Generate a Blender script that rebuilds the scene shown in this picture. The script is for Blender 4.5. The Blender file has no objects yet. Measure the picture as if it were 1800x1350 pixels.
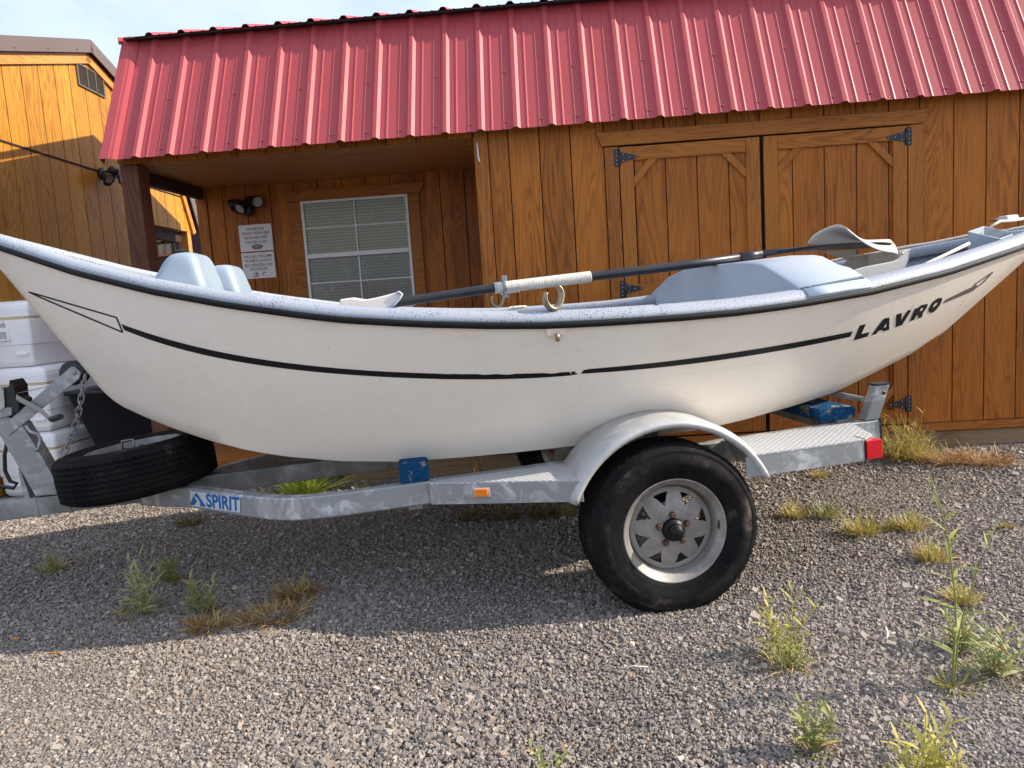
import bpy, bmesh, math, random
import numpy as np
from mathutils import Vector, Matrix
from mathutils.bvhtree import BVHTree

S = bpy.context.scene
COL = S.collection

# ------------------------------------------------------------------ camera
YAW, PITCH, ROLL, FPX = 0.0560518, -0.1180817, -0.0645840, 1287.28
CAMZ = 1.24
def cam_axes():
    cy, sy, cp, sp = math.cos(YAW), math.sin(YAW), math.cos(PITCH), math.sin(PITCH)
    fw = np.array([-sy*cp, cy*cp, sp]); r = np.array([cy, sy, 0.]); u = np.cross(r, fw)
    c, s = math.cos(ROLL), math.sin(ROLL)
    return c*r+s*u, -s*r+c*u, fw
CR, CU, CF = cam_axes()
CP = np.array([0., 0., CAMZ])
cd = bpy.data.cameras.new('camera')
cam = bpy.data.objects.new('camera', cd); COL.objects.link(cam)
cd.sensor_width = 36.0; cd.lens = 36.0*FPX/1800.0
cd.clip_start = 0.05; cd.clip_end = 2000
M = Matrix.Identity(4)
for i in range(3):
    M[i][0], M[i][1], M[i][2], M[i][3] = CR[i], CU[i], -CF[i], CP[i]
cam.matrix_world = M
S.camera = cam

# ------------------------------------------------------------------ light
SUN_AZ, SUN_EL = math.radians(2.0), math.radians(32.5)     # azimuth from +X towards +Y
SV = Vector((math.cos(SUN_EL)*math.cos(SUN_AZ), math.cos(SUN_EL)*math.sin(SUN_AZ), math.sin(SUN_EL)))
sl = bpy.data.lights.new('sun', 'SUN'); sl.energy = 3.8; sl.angle = math.radians(0.5); sl.color = (1.0, 0.91, 0.78)
so = bpy.data.objects.new('sun', sl); COL.objects.link(so)
so.rotation_euler = SV.to_track_quat('Z', 'Y').to_euler(); so.location = (20, 0, 15)

W = bpy.data.worlds.new('World'); S.world = W; W.use_nodes = True
nt = W.node_tree; nt.nodes.clear()
def wn(t, **k):
    n = nt.nodes.new(t)
    for a, b in k.items(): setattr(n, a, b)
    return n
sky = wn('ShaderNodeTexSky'); sky.sky_type = 'NISHITA'; sky.sun_disc = False
sky.sun_elevation = SUN_EL; sky.sun_rotation = math.radians(90)-SUN_AZ
sky.air_density = 1.0; sky.dust_density = 1.2; sky.ozone_density = 2.5
tc = wn('ShaderNodeTexCoord'); mp = wn('ShaderNodeMapping'); mp.inputs['Scale'].default_value = (1.0, 1.0, 2.6)
nz = wn('ShaderNodeTexNoise'); nz.inputs['Scale'].default_value = 2.3; nz.inputs['Detail'].default_value = 7; nz.inputs['Roughness'].default_value = .55
nz.inputs['Distortion'].default_value = .6
rp = wn('ShaderNodeValToRGB'); rp.color_ramp.elements[0].position = .30; rp.color_ramp.elements[1].position = .72; rp.color_ramp.elements[0].color = (.36, .36, .36, 1); rp.color_ramp.elements[1].color = (.92, .92, .92, 1)
mx = wn('ShaderNodeMixRGB'); mx.inputs[2].default_value = (3.55, 3.9, 4.75, 1)
bgd = wn('ShaderNodeBackground'); bgd.inputs['Strength'].default_value = 0.15
out = wn('ShaderNodeOutputWorld')
L = nt.links.new
L(tc.outputs['Generated'], mp.inputs[0]); L(mp.outputs[0], nz.inputs['Vector']); L(nz.outputs['Fac'], rp.inputs[0])
L(rp.outputs[0], mx.inputs[0]); L(sky.outputs[0], mx.inputs[1]); L(mx.outputs[0], bgd.inputs[0]); L(bgd.outputs[0], out.inputs[0])
vs = S.view_settings; vs.view_transform = 'Standard'; vs.look = 'None'; vs.exposure = 0.97; vs.gamma = 1.0; vs.use_curve_mapping = False

# ------------------------------------------------------------------ measuring helpers (photo pixels, 1800 wide)
def ray(x, y): return (x-900)/FPX*CR-(y-675)/FPX*CU+CF
def proj(P):
    d = np.asarray(P, float)-CP; z = d@CF
    return 900+FPX*(d@CR)/z, 675-FPX*(d@CU)/z
def at_y(x, y, Y): d = ray(x, y); return CP+d*(Y/d[1])
def gz(x, y):
    yy = min(max(y, -3), 6.5)
    return 0.0055*(min(max(x, -4), 4)-.4)+0.0215*(yy-2.7)
def at_g(x, y):
    d = ray(x, y); t = 2.
    for _ in range(30):
        P = CP+d*t; t = (gz(P[0], P[1])-CAMZ)/d[2]
    return CP+d*t
# trailer frame: s along the trailer, n away from the camera, k up
TA, TB = math.radians(10.8), math.radians(2.3)
Tt = np.array([math.cos(TA)*math.cos(TB), math.sin(TA)*math.cos(TB), math.sin(TB)])
Tn = np.array([-math.sin(TA), math.cos(TA), 0.]); Tk = np.cross(Tt, Tn)
TM = np.array([Tt, Tn, Tk]); TO = np.array([.434, 2.738, .312])
def l2w(p): return TO+np.asarray(p, float)@TM
def w2l(p): return TM@(np.asarray(p, float)-TO)
def on_n(x, y, n):
    d = ray(x, y); c = TM[1]@(CP-TO); t = (n-c)/(TM[1]@d); return w2l(CP+d*t)
def on_s(x, y, s):
    d = ray(x, y); c = TM[0]@(CP-TO); t = (s-c)/(TM[0]@d); return w2l(CP+d*t)
def on_k(x, y, k):
    d = ray(x, y); c = TM[2]@(CP-TO); t = (k-c)/(TM[2]@d); return w2l(CP+d*t)
TMAT = Matrix([[TM[j][i] for j in range(3)]+[TO[i]] for i in range(3)]+[[0, 0, 0, 1]])

# ------------------------------------------------------------------ materials
def mat(name, col, rough=.6, metal=0., spec=.5):
    m = bpy.data.materials.new(name); m.use_nodes = True
    b = m.node_tree.nodes['Principled BSDF']
    b.inputs['Base Color'].default_value = (*col, 1); b.inputs['Roughness'].default_value = rough
    b.inputs['Metallic'].default_value = metal; b.inputs['Specular IOR Level'].default_value = spec
    return m
class NT:
    def __init__(s, m): s.m = m; s.t = m.node_tree; s.b = s.t.nodes['Principled BSDF']
    def n(s, t, **k):
        n = s.t.nodes.new(t)
        for a, b in k.items():
            if a in ('operation', 'blend_type', 'feature', 'distance', 'noise_dimensions', 'wave_type', 'bands_direction', 'attribute_name', 'data_type', 'use_clamp'): setattr(n, a, b)
            else: n.inputs[a].default_value = b
        return n
    def l(s, a, b): s.t.links.new(a, b)
    def ramp(s, fac, stops):
        r = s.n('ShaderNodeValToRGB'); e = r.color_ramp.elements
        while len(e) > 1: e.remove(e[0])
        e[0].position = stops[0][0]; e[0].color = (*stops[0][1], 1)
        for p, c in stops[1:]:
            q = e.new(p); q.color = (*c, 1)
        s.l(fac, r.inputs[0]); return r.outputs[0]
    def coord(s, scale=(1, 1, 1), kind='Object', rnd=0.):
        tc = s.n('ShaderNodeTexCoord'); mp = s.n('ShaderNodeMapping'); mp.inputs['Scale'].default_value = scale
        v = tc.outputs[kind]
        if rnd:
            oi = s.n('ShaderNodeObjectInfo'); vm = s.n('ShaderNodeVectorMath', operation='SCALE'); cx = s.n('ShaderNodeCombineXYZ')
            for i in range(3): s.l(oi.outputs['Random'], cx.inputs[i])
            s.l(cx.outputs[0], vm.inputs[0]); vm.inputs['Scale'].default_value = rnd
            ad = s.n('ShaderNodeVectorMath', operation='ADD'); s.l(v, ad.inputs[0]); s.l(vm.outputs[0], ad.inputs[1]); v = ad.outputs[0]
        s.l(v, mp.inputs[0]); return mp.outputs[0]
    def noise(s, vec, scale=5, detail=4, rough=.5, dist=0.):
        n = s.n('ShaderNodeTexNoise', Scale=scale, Detail=detail, Roughness=rough, Distortion=dist); s.l(vec, n.inputs['Vector']); return n.outputs['Fac']
    def math(s, op, a, b=None, c=None):
        n = s.n('ShaderNodeMath', operation=op)
        for i, v in enumerate((a, b, c)):
            if v is None: continue
            if isinstance(v, (int, float)): n.inputs[i].default_value = v
            else: s.l(v, n.inputs[i])
        return n.outputs[0]
    def mix(s, f, a, b, blend='MIX'):
        n = s.n('ShaderNodeMixRGB', blend_type=blend)
        for i, v in enumerate((f, a, b)):
            if isinstance(v, (int, float)): n.inputs[i].default_value = v
            elif isinstance(v, tuple): n.inputs[i].default_value = (*v, 1)
            else: s.l(v, n.inputs[i])
        return n.outputs[0]
    def bump(s, h, strength=.3, dist=.01):
        n = s.n('ShaderNodeBump', Strength=strength, Distance=dist); s.l(h, n.inputs['Height']); s.l(n.outputs[0], s.b.inputs['Normal']); return n
    def col(s, c): s.l(c, s.b.inputs['Base Color'])

def wood(name, light, dark, axis='Z', band=9., rnd=7., fine=1., rough=.5, weather=None):
    m = mat(name, light, rough, spec=.22); t = NT(m)
    a = {'X': (.55, 5, 5), 'Y': (5, .55, 5), 'Z': (5, 5, .55)}[axis]
    v = t.coord(tuple(q*fine for q in a), rnd=rnd)
    n1 = t.noise(v, 1., 2.0, .45, .35)
    rings = t.math('FRACT', t.math('MULTIPLY', n1, band*2.3))
    ring = t.math('POWER', t.math('SUBTRACT', 1., t.math('ABSOLUTE', t.math('SUBTRACT', t.math('MULTIPLY', rings, 2.), 1.))), 1.6)
    f = tuple(q*(14 if q > 1 else 3.2)*fine for q in a)
    g = t.noise(t.coord(f, rnd=rnd), 1., 4, .6)
    big = t.noise(t.coord((1.1, 1.1, .7), rnd=rnd), 1., 3, .5)
    fine_ = t.noise(t.coord(tuple(q*2.6 for q in f), rnd=rnd), 1., 3, .6)
    msk = t.ramp(t.noise(t.coord((2.2, 2.2, 1.1), rnd=rnd), 1., 3, .5), [(.35, (.25,)*3), (.62, (1,)*3)])
    fac = t.math('ADD', t.math('MULTIPLY', t.math('MULTIPLY', ring, msk), .52), t.math('MULTIPLY', g, .46))
    fac = t.math('ADD', fac, t.math('MULTIPLY', t.math('SUBTRACT', fine_, .5), .75))
    fac = t.math('ADD', fac, t.math('MULTIPLY', t.math('SUBTRACT', big, .5), .55))
    mid = tuple((light[i]*.55+dark[i]*.45) for i in range(3))
    c = t.ramp(fac, [(.12, light), (.5, mid), (.98, dark)])
    kn = t.n('ShaderNodeTexVoronoi', Scale=1.); t.l(t.coord(tuple(q*.42 for q in a), rnd=rnd), kn.inputs['Vector'])
    km = t.ramp(kn.outputs['Distance'], [(.018, (.8, .8, .8)), (.045, (0, 0, 0))])
    c = t.mix(km, c, tuple(q*.45 for q in dark))
    if axis == 'Z' and rnd < 1:
        sp = t.n('ShaderNodeSeparateXYZ'); t.l(t.coord(), sp.inputs[0])
        bi = t.math('FLOOR', t.math('MULTIPLY', t.math('ADD', t.math('ADD', sp.outputs[0], sp.outputs[1]), 4.0), 1/.2032))
        wnz = t.n('ShaderNodeTexWhiteNoise', noise_dimensions='1D'); t.l(bi, wnz.inputs['W'])
        c = t.mix(1., c, t.ramp(wnz.outputs['Value'], [(0, (.80, .78, .76)), (1, (1.1, 1.08, 1.05))]), 'MULTIPLY')
        sk_amt = .30 if 'golden' in name else .42
        stk = t.ramp(t.noise(t.coord((13, 13, .45)), 1., 4, .65), [(.54, (0, 0, 0)), (.74, (1, 1, 1))])
        c = t.mix(t.math('MULTIPLY', stk, sk_amt), c, tuple(q*.55 for q in dark))
    if weather:
        wv = t.ramp(t.noise(t.coord((2, 2, .5)), 1.6, 4, .6), [(.5, (0, 0, 0)), (.75, (1, 1, 1))])
        c = t.mix(t.math('MULTIPLY', wv, .7), c, weather)
    t.col(c); t.bump(fac, .25, .004)
    return m
M_SID = wood('stained_plywood', (.45, .147, .018), (.125, .031, .004), band=7, fine=1.25, rnd=0.01)
M_SID2 = wood('golden_plywood', (.60, .29, .034), (.25, .078, .009), band=8, fine=1.25, rnd=0.01)
M_TRZ = wood('stained_trim', (.39, .135, .020), (.15, .040, .006), band=7, fine=1.6)
M_TRX = wood('stained_trim_horizontal', (.39, .135, .020), (.15, .040, .006), axis='X', band=7, fine=1.6)
M_TRY = wood('stained_trim_depth', (.40, .175, .042), (.15, .045, .010), axis='Y', band=7, fine=1.6)
M_TG = wood('golden_trim', (.60, .28, .07), (.36, .13, .025), axis='Y', band=5, fine=1.6)
M_POST = wood('red_brown_post', (.135, .042, .020), (.05, .014, .008), band=6, fine=1.2, weather=(.18, .08, .04))
M_OSB = wood('soffit_board', (.50, .24, .085), (.24, .095, .03), axis='X', band=4, fine=2.)
M_SKID = wood('weathered_timber', (.33, .22, .125), (.16, .095, .05), axis='X', band=6, fine=1.6, rough=.8)
M_GAP = mat('dark_gap', (.018, .008, .004), .9)

def metal_roof(name, col, rough=.38):
    m = mat(name, col, rough, 0., .5); t = NT(m)
    d = t.noise(t.coord((1.2, 1.2, .35)), 2.2, 5, .6)
    t.col(t.mix(t.ramp(d, [(.35, (0, 0, 0)), (.8, (.22, .22, .22))]), col, tuple(min(1, q*1.2+.05) for q in col)))
    sk = t.noise(t.coord((9, 1, .8)), 1.5, 4, .6)
    bc = t.b.inputs['Base Color'].links[0].from_socket
    t.col(t.mix(t.math('MULTIPLY', t.ramp(sk, [(.5, (0, 0, 0)), (.8, (1, 1, 1))]), .28), bc, tuple(q*.62+.02 for q in col)))
    t.l(t.ramp(d, [(.2, (rough-.06,)*3), (.8, (rough+.12,)*3)]), t.b.inputs['Roughness'])
    return m
M_RED = metal_roof('red_painted_steel', (.385, .047, .053), .50)
M_BRN = metal_roof('brown_painted_steel', (.125, .085, .068), .4)
M_GLV = mat('galvanized_steel', (.42, .43, .43), .48, .35)
M_GLF = mat('pale_galvanized_fender', (.6, .6, .59), .5, .2)
def galv(m, g=1.):
    t = NT(m); v = t.coord()
    a = t.noise(v, 9, 3, .6, 1.5); q = t.ramp(a, [(p_, tuple(g*c_ for c_ in k_)) for p_, k_ in [(.50, (.30, .31, .31)), (.53, (.38, .39, .39)), (.60, (.42, .43, .43)), (.625, (.56, .57, .57))]])
    d = t.noise(v, 2.5, 5, .65); q = t.mix(t.ramp(d, [(.45, (0, 0, 0)), (.75, (.5, .5, .5))]), q, (.25, .23, .20))
    q = t.mix(t.math('MULTIPLY', t.ramp(t.noise(v, 13, 5, .7), [(.66, (0, 0, 0)), (.78, (1, 1, 1))]), .55), q, (.20, .11, .055))
    t.col(q); t.bump(a, .12, .003)
galv(M_GLV)
t = NT(M_GLF); v = t.coord(); d = t.noise(v, 5, 6, .7, .8); t.col(t.ramp(d, [(.34, (.33, .32, .30)), (.46, (.43, .425, .41)), (.58, (.50, .495, .48)), (.66, (.58, .575, .56)), (.74, (.34, .29, .23))])); t.bump(t.noise(v, 40, 4, .6), .25, .002)
M_GLD = mat('dirty_galvanized_steel', (.30, .29, .27), .62, .25)
t = NT(M_GLD); v = t.coord(); a = t.noise(v, 7, 5, .6, .6)
t.col(t.ramp(a, [(.35, (.17, .165, .155)), (.55, (.27, .265, .25)), (.7, (.38, .38, .37))])); t.bump(a, .15, .003)
M_TRD = mat('tread_plate', (.60, .61, .62), .40, .3); t = NT(M_TRD)
def tread():
    v = t.coord()
    sx = t.n('ShaderNodeSeparateXYZ'); t.l(v, sx.inputs[0]); x, y = sx.outputs[0], sx.outputs[1]
    u = t.math('ADD', x, y); w = t.math('SUBTRACT', x, y); f = 2*math.pi/.030
    a = t.math('MULTIPLY', t.math('SINE', t.math('MULTIPLY', u, f)), t.math('SINE', t.math('MULTIPLY', w, f*.5)))
    h = t.ramp(a, [(.25, (0, 0, 0)), (.55, (1, 1, 1))])
    t.col(t.mix(h, (.50, .505, .51), (.74, .745, .75))); t.bump(h, .9, .005)
tread()
def plastic(name, col, rough=.45, var=.12, scale=4, spec=.5):
    m = mat(name, col, rough, spec=spec); t = NT(m); d = t.noise(t.coord(), scale, 5, .6)
    t.col(t.ramp(d, [(.3, tuple(q*(1-var) for q in col)), (.7, tuple(min(1, q*(1+var*.4)) for q in col))])); return m
M_BLK = plastic('black_plastic', (.012, .012, .013), .45)
M_BIN = plastic('navy_black_plastic', (.006, .007, .012), .5)
M_RUB = plastic('black_rubber_trim', (.010, .0098, .0098), .65, .4, 20, .25)
M_LENS = plastic('milky_lens', (.40, .39, .37), .3)
M_WHT = plastic('white_enamel', (.74, .72, .69), .4)
M_COOL = plastic('white_cooler_plastic', (.88, .86, .84), .42, .07, 6)
M_SEAL = plastic('yellowed_seal', (.72, .58, .36), .5)
M_STEEL = mat('worn_steel', (.33, .32, .31), .45, .8)
M_RUST = plastic('rusty_iron', (.10, .045, .028), .7, .5, 30)
M_BRZ = plastic('cast_bronze', (.36, .28, .19), .42, .4, 25); M_BRZ.node_tree.nodes['Principled BSDF'].inputs['Metallic'].default_value = .6
M_SEAT = plastic('tan_seat_plastic', (.72, .66, .58), .42, .1, 5)
M_CREAM = plastic('cream_seat_plastic', (.80, .72, .66), .45, .06, 5)
M_GRY = plastic('blue_grey_fibreglass', (.46, .52, .58), .36, .14, 3)
M_POD = plastic('blue_grey_seat_back', (.30, .37, .44), .33, .16, 3)
M_HDR = mat('darkened_timber', (.035, .014, .010), .8)
M_BOX = plastic('grey_pvc', (.42, .47, .50), .5, .08)
M_AMB = mat('amber_lens', (.85, .22, .012), .25); M_REDL = mat('red_lens', (.62, .008, .016), .22)
M_ROPE = plastic('white_rope', (.72, .66, .56), .8, .25, 60)
M_PAPER = mat('laminated_paper', (.70, .66, .64), .35)
M_INK = mat('grey_ink', (.16, .14, .14), .6); M_INKG = mat('green_ink', (.22, .33, .27), .6)
M_BLUE = mat('blue_vinyl', (.012, .115, .34), .4); M_STK = mat('grey_sticker', (.58, .60, .63), .4)
M_VINYL = mat('black_vinyl', (.005, .006, .008), .45, spec=.25)
M_VINB = mat('faded_brown_vinyl', (.115, .09, .085), .4)
# carpet on bunks
M_CRP = mat('blue_carpet', (.02, .12, .30), .95, spec=.1); t = NT(M_CRP); v = t.coord()
a = t.noise(v, 160, 3, .7); b2 = t.noise(v, 14, 4, .65)
c = t.mix(t.ramp(b2, [(.56, (0, 0, 0)), (.64, (1, 1, 1))]), t.ramp(a, [(.3, (.004, .030, .085)), (.7, (.016, .105, .235))]), (.36, .29, .18)); t.col(c); t.bump(a, 1., .01)
# hull
M_HUL = mat('cream_gelcoat', (.90, .82, .705), .27); t = NT(M_HUL)
v = t.coord((1, 1, 1)); d = t.noise(v, 1.6, 5, .6)
st = t.noise(t.coord((16, 3, .9)), 1., 5, .65)
sx = t.n('ShaderNodeSeparateXYZ'); t.l(t.coord(), sx.inputs[0])
endm = t.ramp(t.math('MULTIPLY', sx.outputs[0], .5), [(.30, (0, 0, 0)), (.75, (1, 1, 1))])
stain = t.math('MULTIPLY', t.ramp(st, [(.60, (0, 0, 0)), (.76, (1, 1, 1))]), t.math('ADD', t.math('MULTIPLY', endm, .55), .05))
c = t.mix(t.ramp(d, [(.3, (0, 0, 0)), (.75, (1, 1, 1))]), (.90, .82, .705), (.84, .75, .635))
c = t.mix(stain, c, (.42, .33, .24))
sp = t.n('ShaderNodeTexVoronoi', Scale=5.5); t.l(v, sp.inputs['Vector'])
c = t.mix(t.ramp(sp.outputs['Distance'], [(.010, (.7, .7, .7)), (.022, (0, 0, 0))]), c, (.2, .15, .11))
scr = t.noise(t.coord((1.2, 3, 42)), 1.4, 2, .5)
c = t.mix(t.math('MULTIPLY', t.ramp(scr, [(.700, (0, 0, 0)), (.712, (1, 1, 1)), (.724, (0, 0, 0))]), .35), c, (.45, .40, .34))
smg = t.noise(t.coord((1.2, 1, 2.2)), 3.4, 6, .72)
c = t.mix(t.math('MULTIPLY', t.ramp(smg, [(.55, (0, 0, 0)), (.78, (1, 1, 1))]), .30), c, (.56, .47, .37))
c = t.mix(t.math('MULTIPLY', t.ramp(t.math('ADD', sx.outputs[2], t.math('MULTIPLY', smg, .12)), [(.06, (1, 1, 1)), (.15, (0, 0, 0))]), .35), c, (.48, .42, .35))
t.col(c); t.l(t.ramp(d, [(.3, (.22,)*3), (.8, (.42,)*3)]), t.b.inputs['Roughness'])
# speckled liner / cap: worn pale grey over black flecks, woven texture
def speckle(name, base, fleck, thr, sc=95):
    m = mat(name, base, .5); t = NT(m); v = t.coord()
    vn = t.n('ShaderNodeTexVoronoi', Scale=sc); t.l(v, vn.inputs['Vector'])
    big = t.noise(v, 8, 4, .6)
    f = t.math('ADD', vn.outputs['Distance'], t.math('MULTIPLY', big, .55))
    k = t.ramp(f, [(thr, (1, 1, 1)), (thr+.07, (0, 0, 0))])
    w = t.noise(v, 300, 2, .5)
    c = t.mix(k, t.mix(t.noise(v, 5, 4, .6), base, tuple(q*.86 for q in base)), fleck); t.col(c)
    sx = t.n('ShaderNodeSeparateXYZ'); t.l(v, sx.inputs[0])
    wv = t.math('MULTIPLY', t.math('SINE', t.math('MULTIPLY', sx.outputs[0], 620)), t.math('SINE', t.math('MULTIPLY', sx.outputs[2], 620)))
    t.bump(t.math('ADD', wv, w), .35, .0025); return m
M_CAP = speckle('speckled_gunwale_paint', (.36, .39, .44), (.02, .024, .032), .435, 100)
M_LIN = speckle('speckled_liner', (.34, .38, .44), (.03, .04, .055), .46, 85)
# tyre
M_TYR = mat('tyre_rubber', (.010, .0097, .0097), .72, spec=.08); t = NT(M_TYR); v = t.coord()
d = t.noise(v, 7, 6, .7); t.col(t.ramp(d, [(.42, (.007, .0068, .007)), (.62, (.015, .0138, .013)), (.80, (.09, .074, .062))])); t.bump(t.noise(v, 90, 3), .1, .002)
M_TYRD = mat('dusty_tyre_sidewall', (.03, .027, .025), .78, spec=.1); t = NT(M_TYRD); v = t.coord()
d = t.noise(v, 5, 6, .72); t.col(t.ramp(d, [(.46, (.010, .0096, .0094)), (.57, (.024, .021, .019)), (.72, (.15, .122, .10))]))
M_RIM = mat('galvanized_rim', (.45, .435, .41), .5, .3); t = NT(M_RIM); v = t.coord()
d = t.noise(v, 9, 5, .65); t.col(t.ramp(d, [(.35, (.20, .178, .155)), (.6, (.31, .285, .255)), (.75, (.39, .37, .34))])); t.bump(d, .08, .003)
# window
M_GLASS = mat('dusty_window_glass', (.10, .10, .085), .12, spec=.6); 
M_BLIND = mat('blind_slats', (.40, .385, .30), .6)

# ------------------------------------------------------------------ object helpers
WORLD = {}
def tag(o, label=None, cat=None, group=None, kind=None):
    if label: o['label'] = label
    if cat: o['category'] = cat
    if group: o['group'] = group
    if kind: o['kind'] = kind
    return o
def thing(name, label, cat, loc=(0, 0, 0), group=None, mw=None):
    o = bpy.data.objects.new(name, None); COL.objects.link(o)
    m = mw if mw is not None else Matrix.Translation(Vector([float(q) for q in loc]))
    o.matrix_world = m; WORLD[o.name] = m
    o.empty_display_size = .1
    return tag(o, label, cat, group)
class MB:
    def __init__(s, local=False): s.v = []; s.f = []; s.mi = []; s.sm = []; s.local = local; s.m = 0; s.smooth = False
    def pt(s, p): return l2w(p) if s.local else np.asarray(p, float)
    def add(s, vs, fs, smooth=None):
        b = len(s.v); s.v += [tuple(s.pt(p)) for p in vs]
        s.f += [[b+i for i in f] for f in fs]; s.mi += [s.m]*len(fs); s.sm += [s.smooth if smooth is None else smooth]*len(fs); return s
    def box(s, a, b):
        x0, y0, z0 = [min(a[i], b[i]) for i in range(3)]; x1, y1, z1 = [max(a[i], b[i]) for i in range(3)]
        return s.add([(x0, y0, z0), (x1, y0, z0), (x1, y1, z0), (x0, y1, z0), (x0, y0, z1), (x1, y0, z1), (x1, y1, z1), (x0, y1, z1)],
                     [(0, 3, 2, 1), (4, 5, 6, 7), (0, 1, 5, 4), (1, 2, 6, 5), (2, 3, 7, 6), (3, 0, 4, 7)], False)
    def bar(s, a, b, w, h, up=(0, 0, 1)):
        a, b = np.asarray(a, float), np.asarray(b, float); d = b-a; L = np.linalg.norm(d); d = d/L
        x = np.cross(d, up); x = x/np.linalg.norm(x); u = np.cross(x, d)
        vs = [p+x*sx*w/2+u*su*h/2 for p in (a, b) for sx, su in ((-1, -1), (1, -1), (1, 1), (-1, 1))]
        return s.add(vs, [(0, 1, 2, 3), (7, 6, 5, 4), (0, 4, 5, 1), (1, 5, 6, 2), (2, 6, 7, 3), (3, 7, 4, 0)], False)
    def prism(s, poly, ext):
        n = len(poly); e = np.asarray(ext, float); vs = [np.asarray(p, float) for p in poly]+[np.asarray(p, float)+e for p in poly]
        return s.add(vs, [list(range(n))[::-1], list(range(n, 2*n))]+[[i, (i+1) % n, n+(i+1) % n, n+i] for i in range(n)], False)
    def loft(s, rings, closed=True, caps=True, smooth=True):
        n = len(rings[0]); vs = [p for r in rings for p in r]; fs = []
        for a in range(len(rings)-1):
            for i in range(n if closed else n-1):
                j = (i+1) % n; fs.append((a*n+i, a*n+j, (a+1)*n+j, (a+1)*n+i))
        s.add(vs, fs, smooth)
        if caps and closed:
            b = len(s.v)-len(vs)
            s.f += [[b+i for i in range(n)][::-1], [b+(len(rings)-1)*n+i for i in range(n)]]; s.mi += [s.m]*2; s.sm += [False]*2
        return s
    def tube(s, path, r, n=8, caps=True):
        P = [np.asarray(p, float) for p in path]; rs = r if isinstance(r, (list, tuple)) else [r]*len(P); rings = []; x = None
        for i, p in enumerate(P):
            d = (P[min(i+1, len(P)-1)]-P[max(i-1, 0)]); d = d/(np.linalg.norm(d)+1e-12)
            if x is None:
                x = np.cross(d, (0, 0, 1)); 
                if np.linalg.norm(x) < 1e-3: x = np.cross(d, (1, 0, 0))
            x = x-d*(x@d); x = x/np.linalg.norm(x); y = np.cross(d, x)
            rings.append([p+rs[i]*(math.cos(2*math.pi*k/n)*x+math.sin(2*math.pi*k/n)*y) for k in range(n)])
        return s.loft(rings, True, caps)
    def lathe(s, prof, c, ax, ex, n=48, closedprof=False, smooth=True):
        """prof: (radius, offset along ax)"""
        c, ax, ex = [np.asarray(q, float) for q in (c, ax, ex)]; ey = np.cross(ax, ex); rings = []
        for k in range(n):
            a = 2*math.pi*k/n; d = math.cos(a)*ex+math.sin(a)*ey
            rings.append([c+r*d+o*ax for r, o in prof])
        m = len(prof); vs = [p for r in rings for p in r]; fs = []
        for k in range(n):
            k2 = (k+1) % n
            for i in range(m if closedprof else m-1):
                j = (i+1) % m; fs.append((k*m+i, k2*m+i, k2*m+j, k*m+j))
        return s.add(vs, fs, smooth)
    def blob(s, c, r, seed=0, sub=2):
        bm = bmesh.new(); bmesh.ops.create_icosphere(bm, subdivisions=sub, radius=1.); rnd = random.Random(seed)
        vs = []
        for v in bm.verts:
            q = 1+.18*(rnd.random()-.5); vs.append((c[0]+v.co.x*r[0]*q, c[1]+v.co.y*r[1]*q, c[2]+v.co.z*r[2]*q))
        fs = [[v.index for v in f.verts] for f in bm.faces]; bm.free(); return s.add(vs, fs)
    def build(s, name, mats, parent=None, label=None, cat=None, group=None, kind=None, bevel=0., seg=2, fix=True, auto=None):
        me = bpy.data.meshes.new(name)
        V = np.array(s.v)
        if parent is not None:
            inv = WORLD[parent.name].inverted(); mw = WORLD[parent.name]
        else:
            lo, hi = V.min(0), V.max(0); mw = Matrix.Translation(Vector(((lo[0]+hi[0])/2, (lo[1]+hi[1])/2, lo[2]))); inv = mw.inverted()
        A = np.array(inv); V = V@A[:3, :3].T+A[:3, 3]
        me.from_pydata(V.tolist(), [], s.f)
        for m in (mats if isinstance(mats, (list, tuple)) else [mats]): me.materials.append(m)
        me.polygons.foreach_set('material_index', s.mi); me.polygons.foreach_set('use_smooth', s.sm)
        if fix:
            bm = bmesh.new(); bm.from_mesh(me); bmesh.ops.recalc_face_normals(bm, faces=bm.faces); bm.to_mesh(me); bm.free()
        me.update()
        o = bpy.data.objects.new(name, me); COL.objects.link(o)
        if parent is not None: o.parent = parent
        else: o.matrix_world = mw
        WORLD[o.name] = mw
        if bevel:
            b = o.modifiers.new('bevel', 'BEVEL'); b.width = bevel; b.segments = seg; b.limit_method = 'ANGLE'; b.angle_limit = math.radians(40)
        return tag(o, label, cat, group, kind)
def text_faces(txt, font_off=0.):
    cu = bpy.data.curves.new('txt', 'FONT'); cu.body = txt; cu.size = 1; cu.align_x = 'LEFT'; cu.offset = font_off; cu.resolution_u = 3
    o = bpy.data.objects.new('txt', cu); COL.objects.link(o)
    me = bpy.data.meshes.new_from_object(o.evaluated_get(bpy.context.evaluated_depsgraph_get()))
    vs = np.array([v.co[:] for v in me.vertices]); fs = [list(p.vertices) for p in me.polygons]
    bpy.data.objects.remove(o); bpy.data.curves.remove(cu); bpy.data.meshes.remove(me)
    lo, hi = vs.min(0), vs.max(0); vs = vs-lo; return vs[:, :2], fs, (hi-lo)[:2]
def rrect(cx, cy, hx, hy, r, n=4):
    pts = []
    for qx, qy, a0 in ((1, 1, 0), (-1, 1, 90), (-1, -1, 180), (1, -1, 270)):
        for i in range(n+1):
            a = math.radians(a0+90*i/n); pts.append((cx+qx*(hx-r)+r*math.cos(a), cy+qy*(hy-r)+r*math.sin(a)))
    return pts
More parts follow.
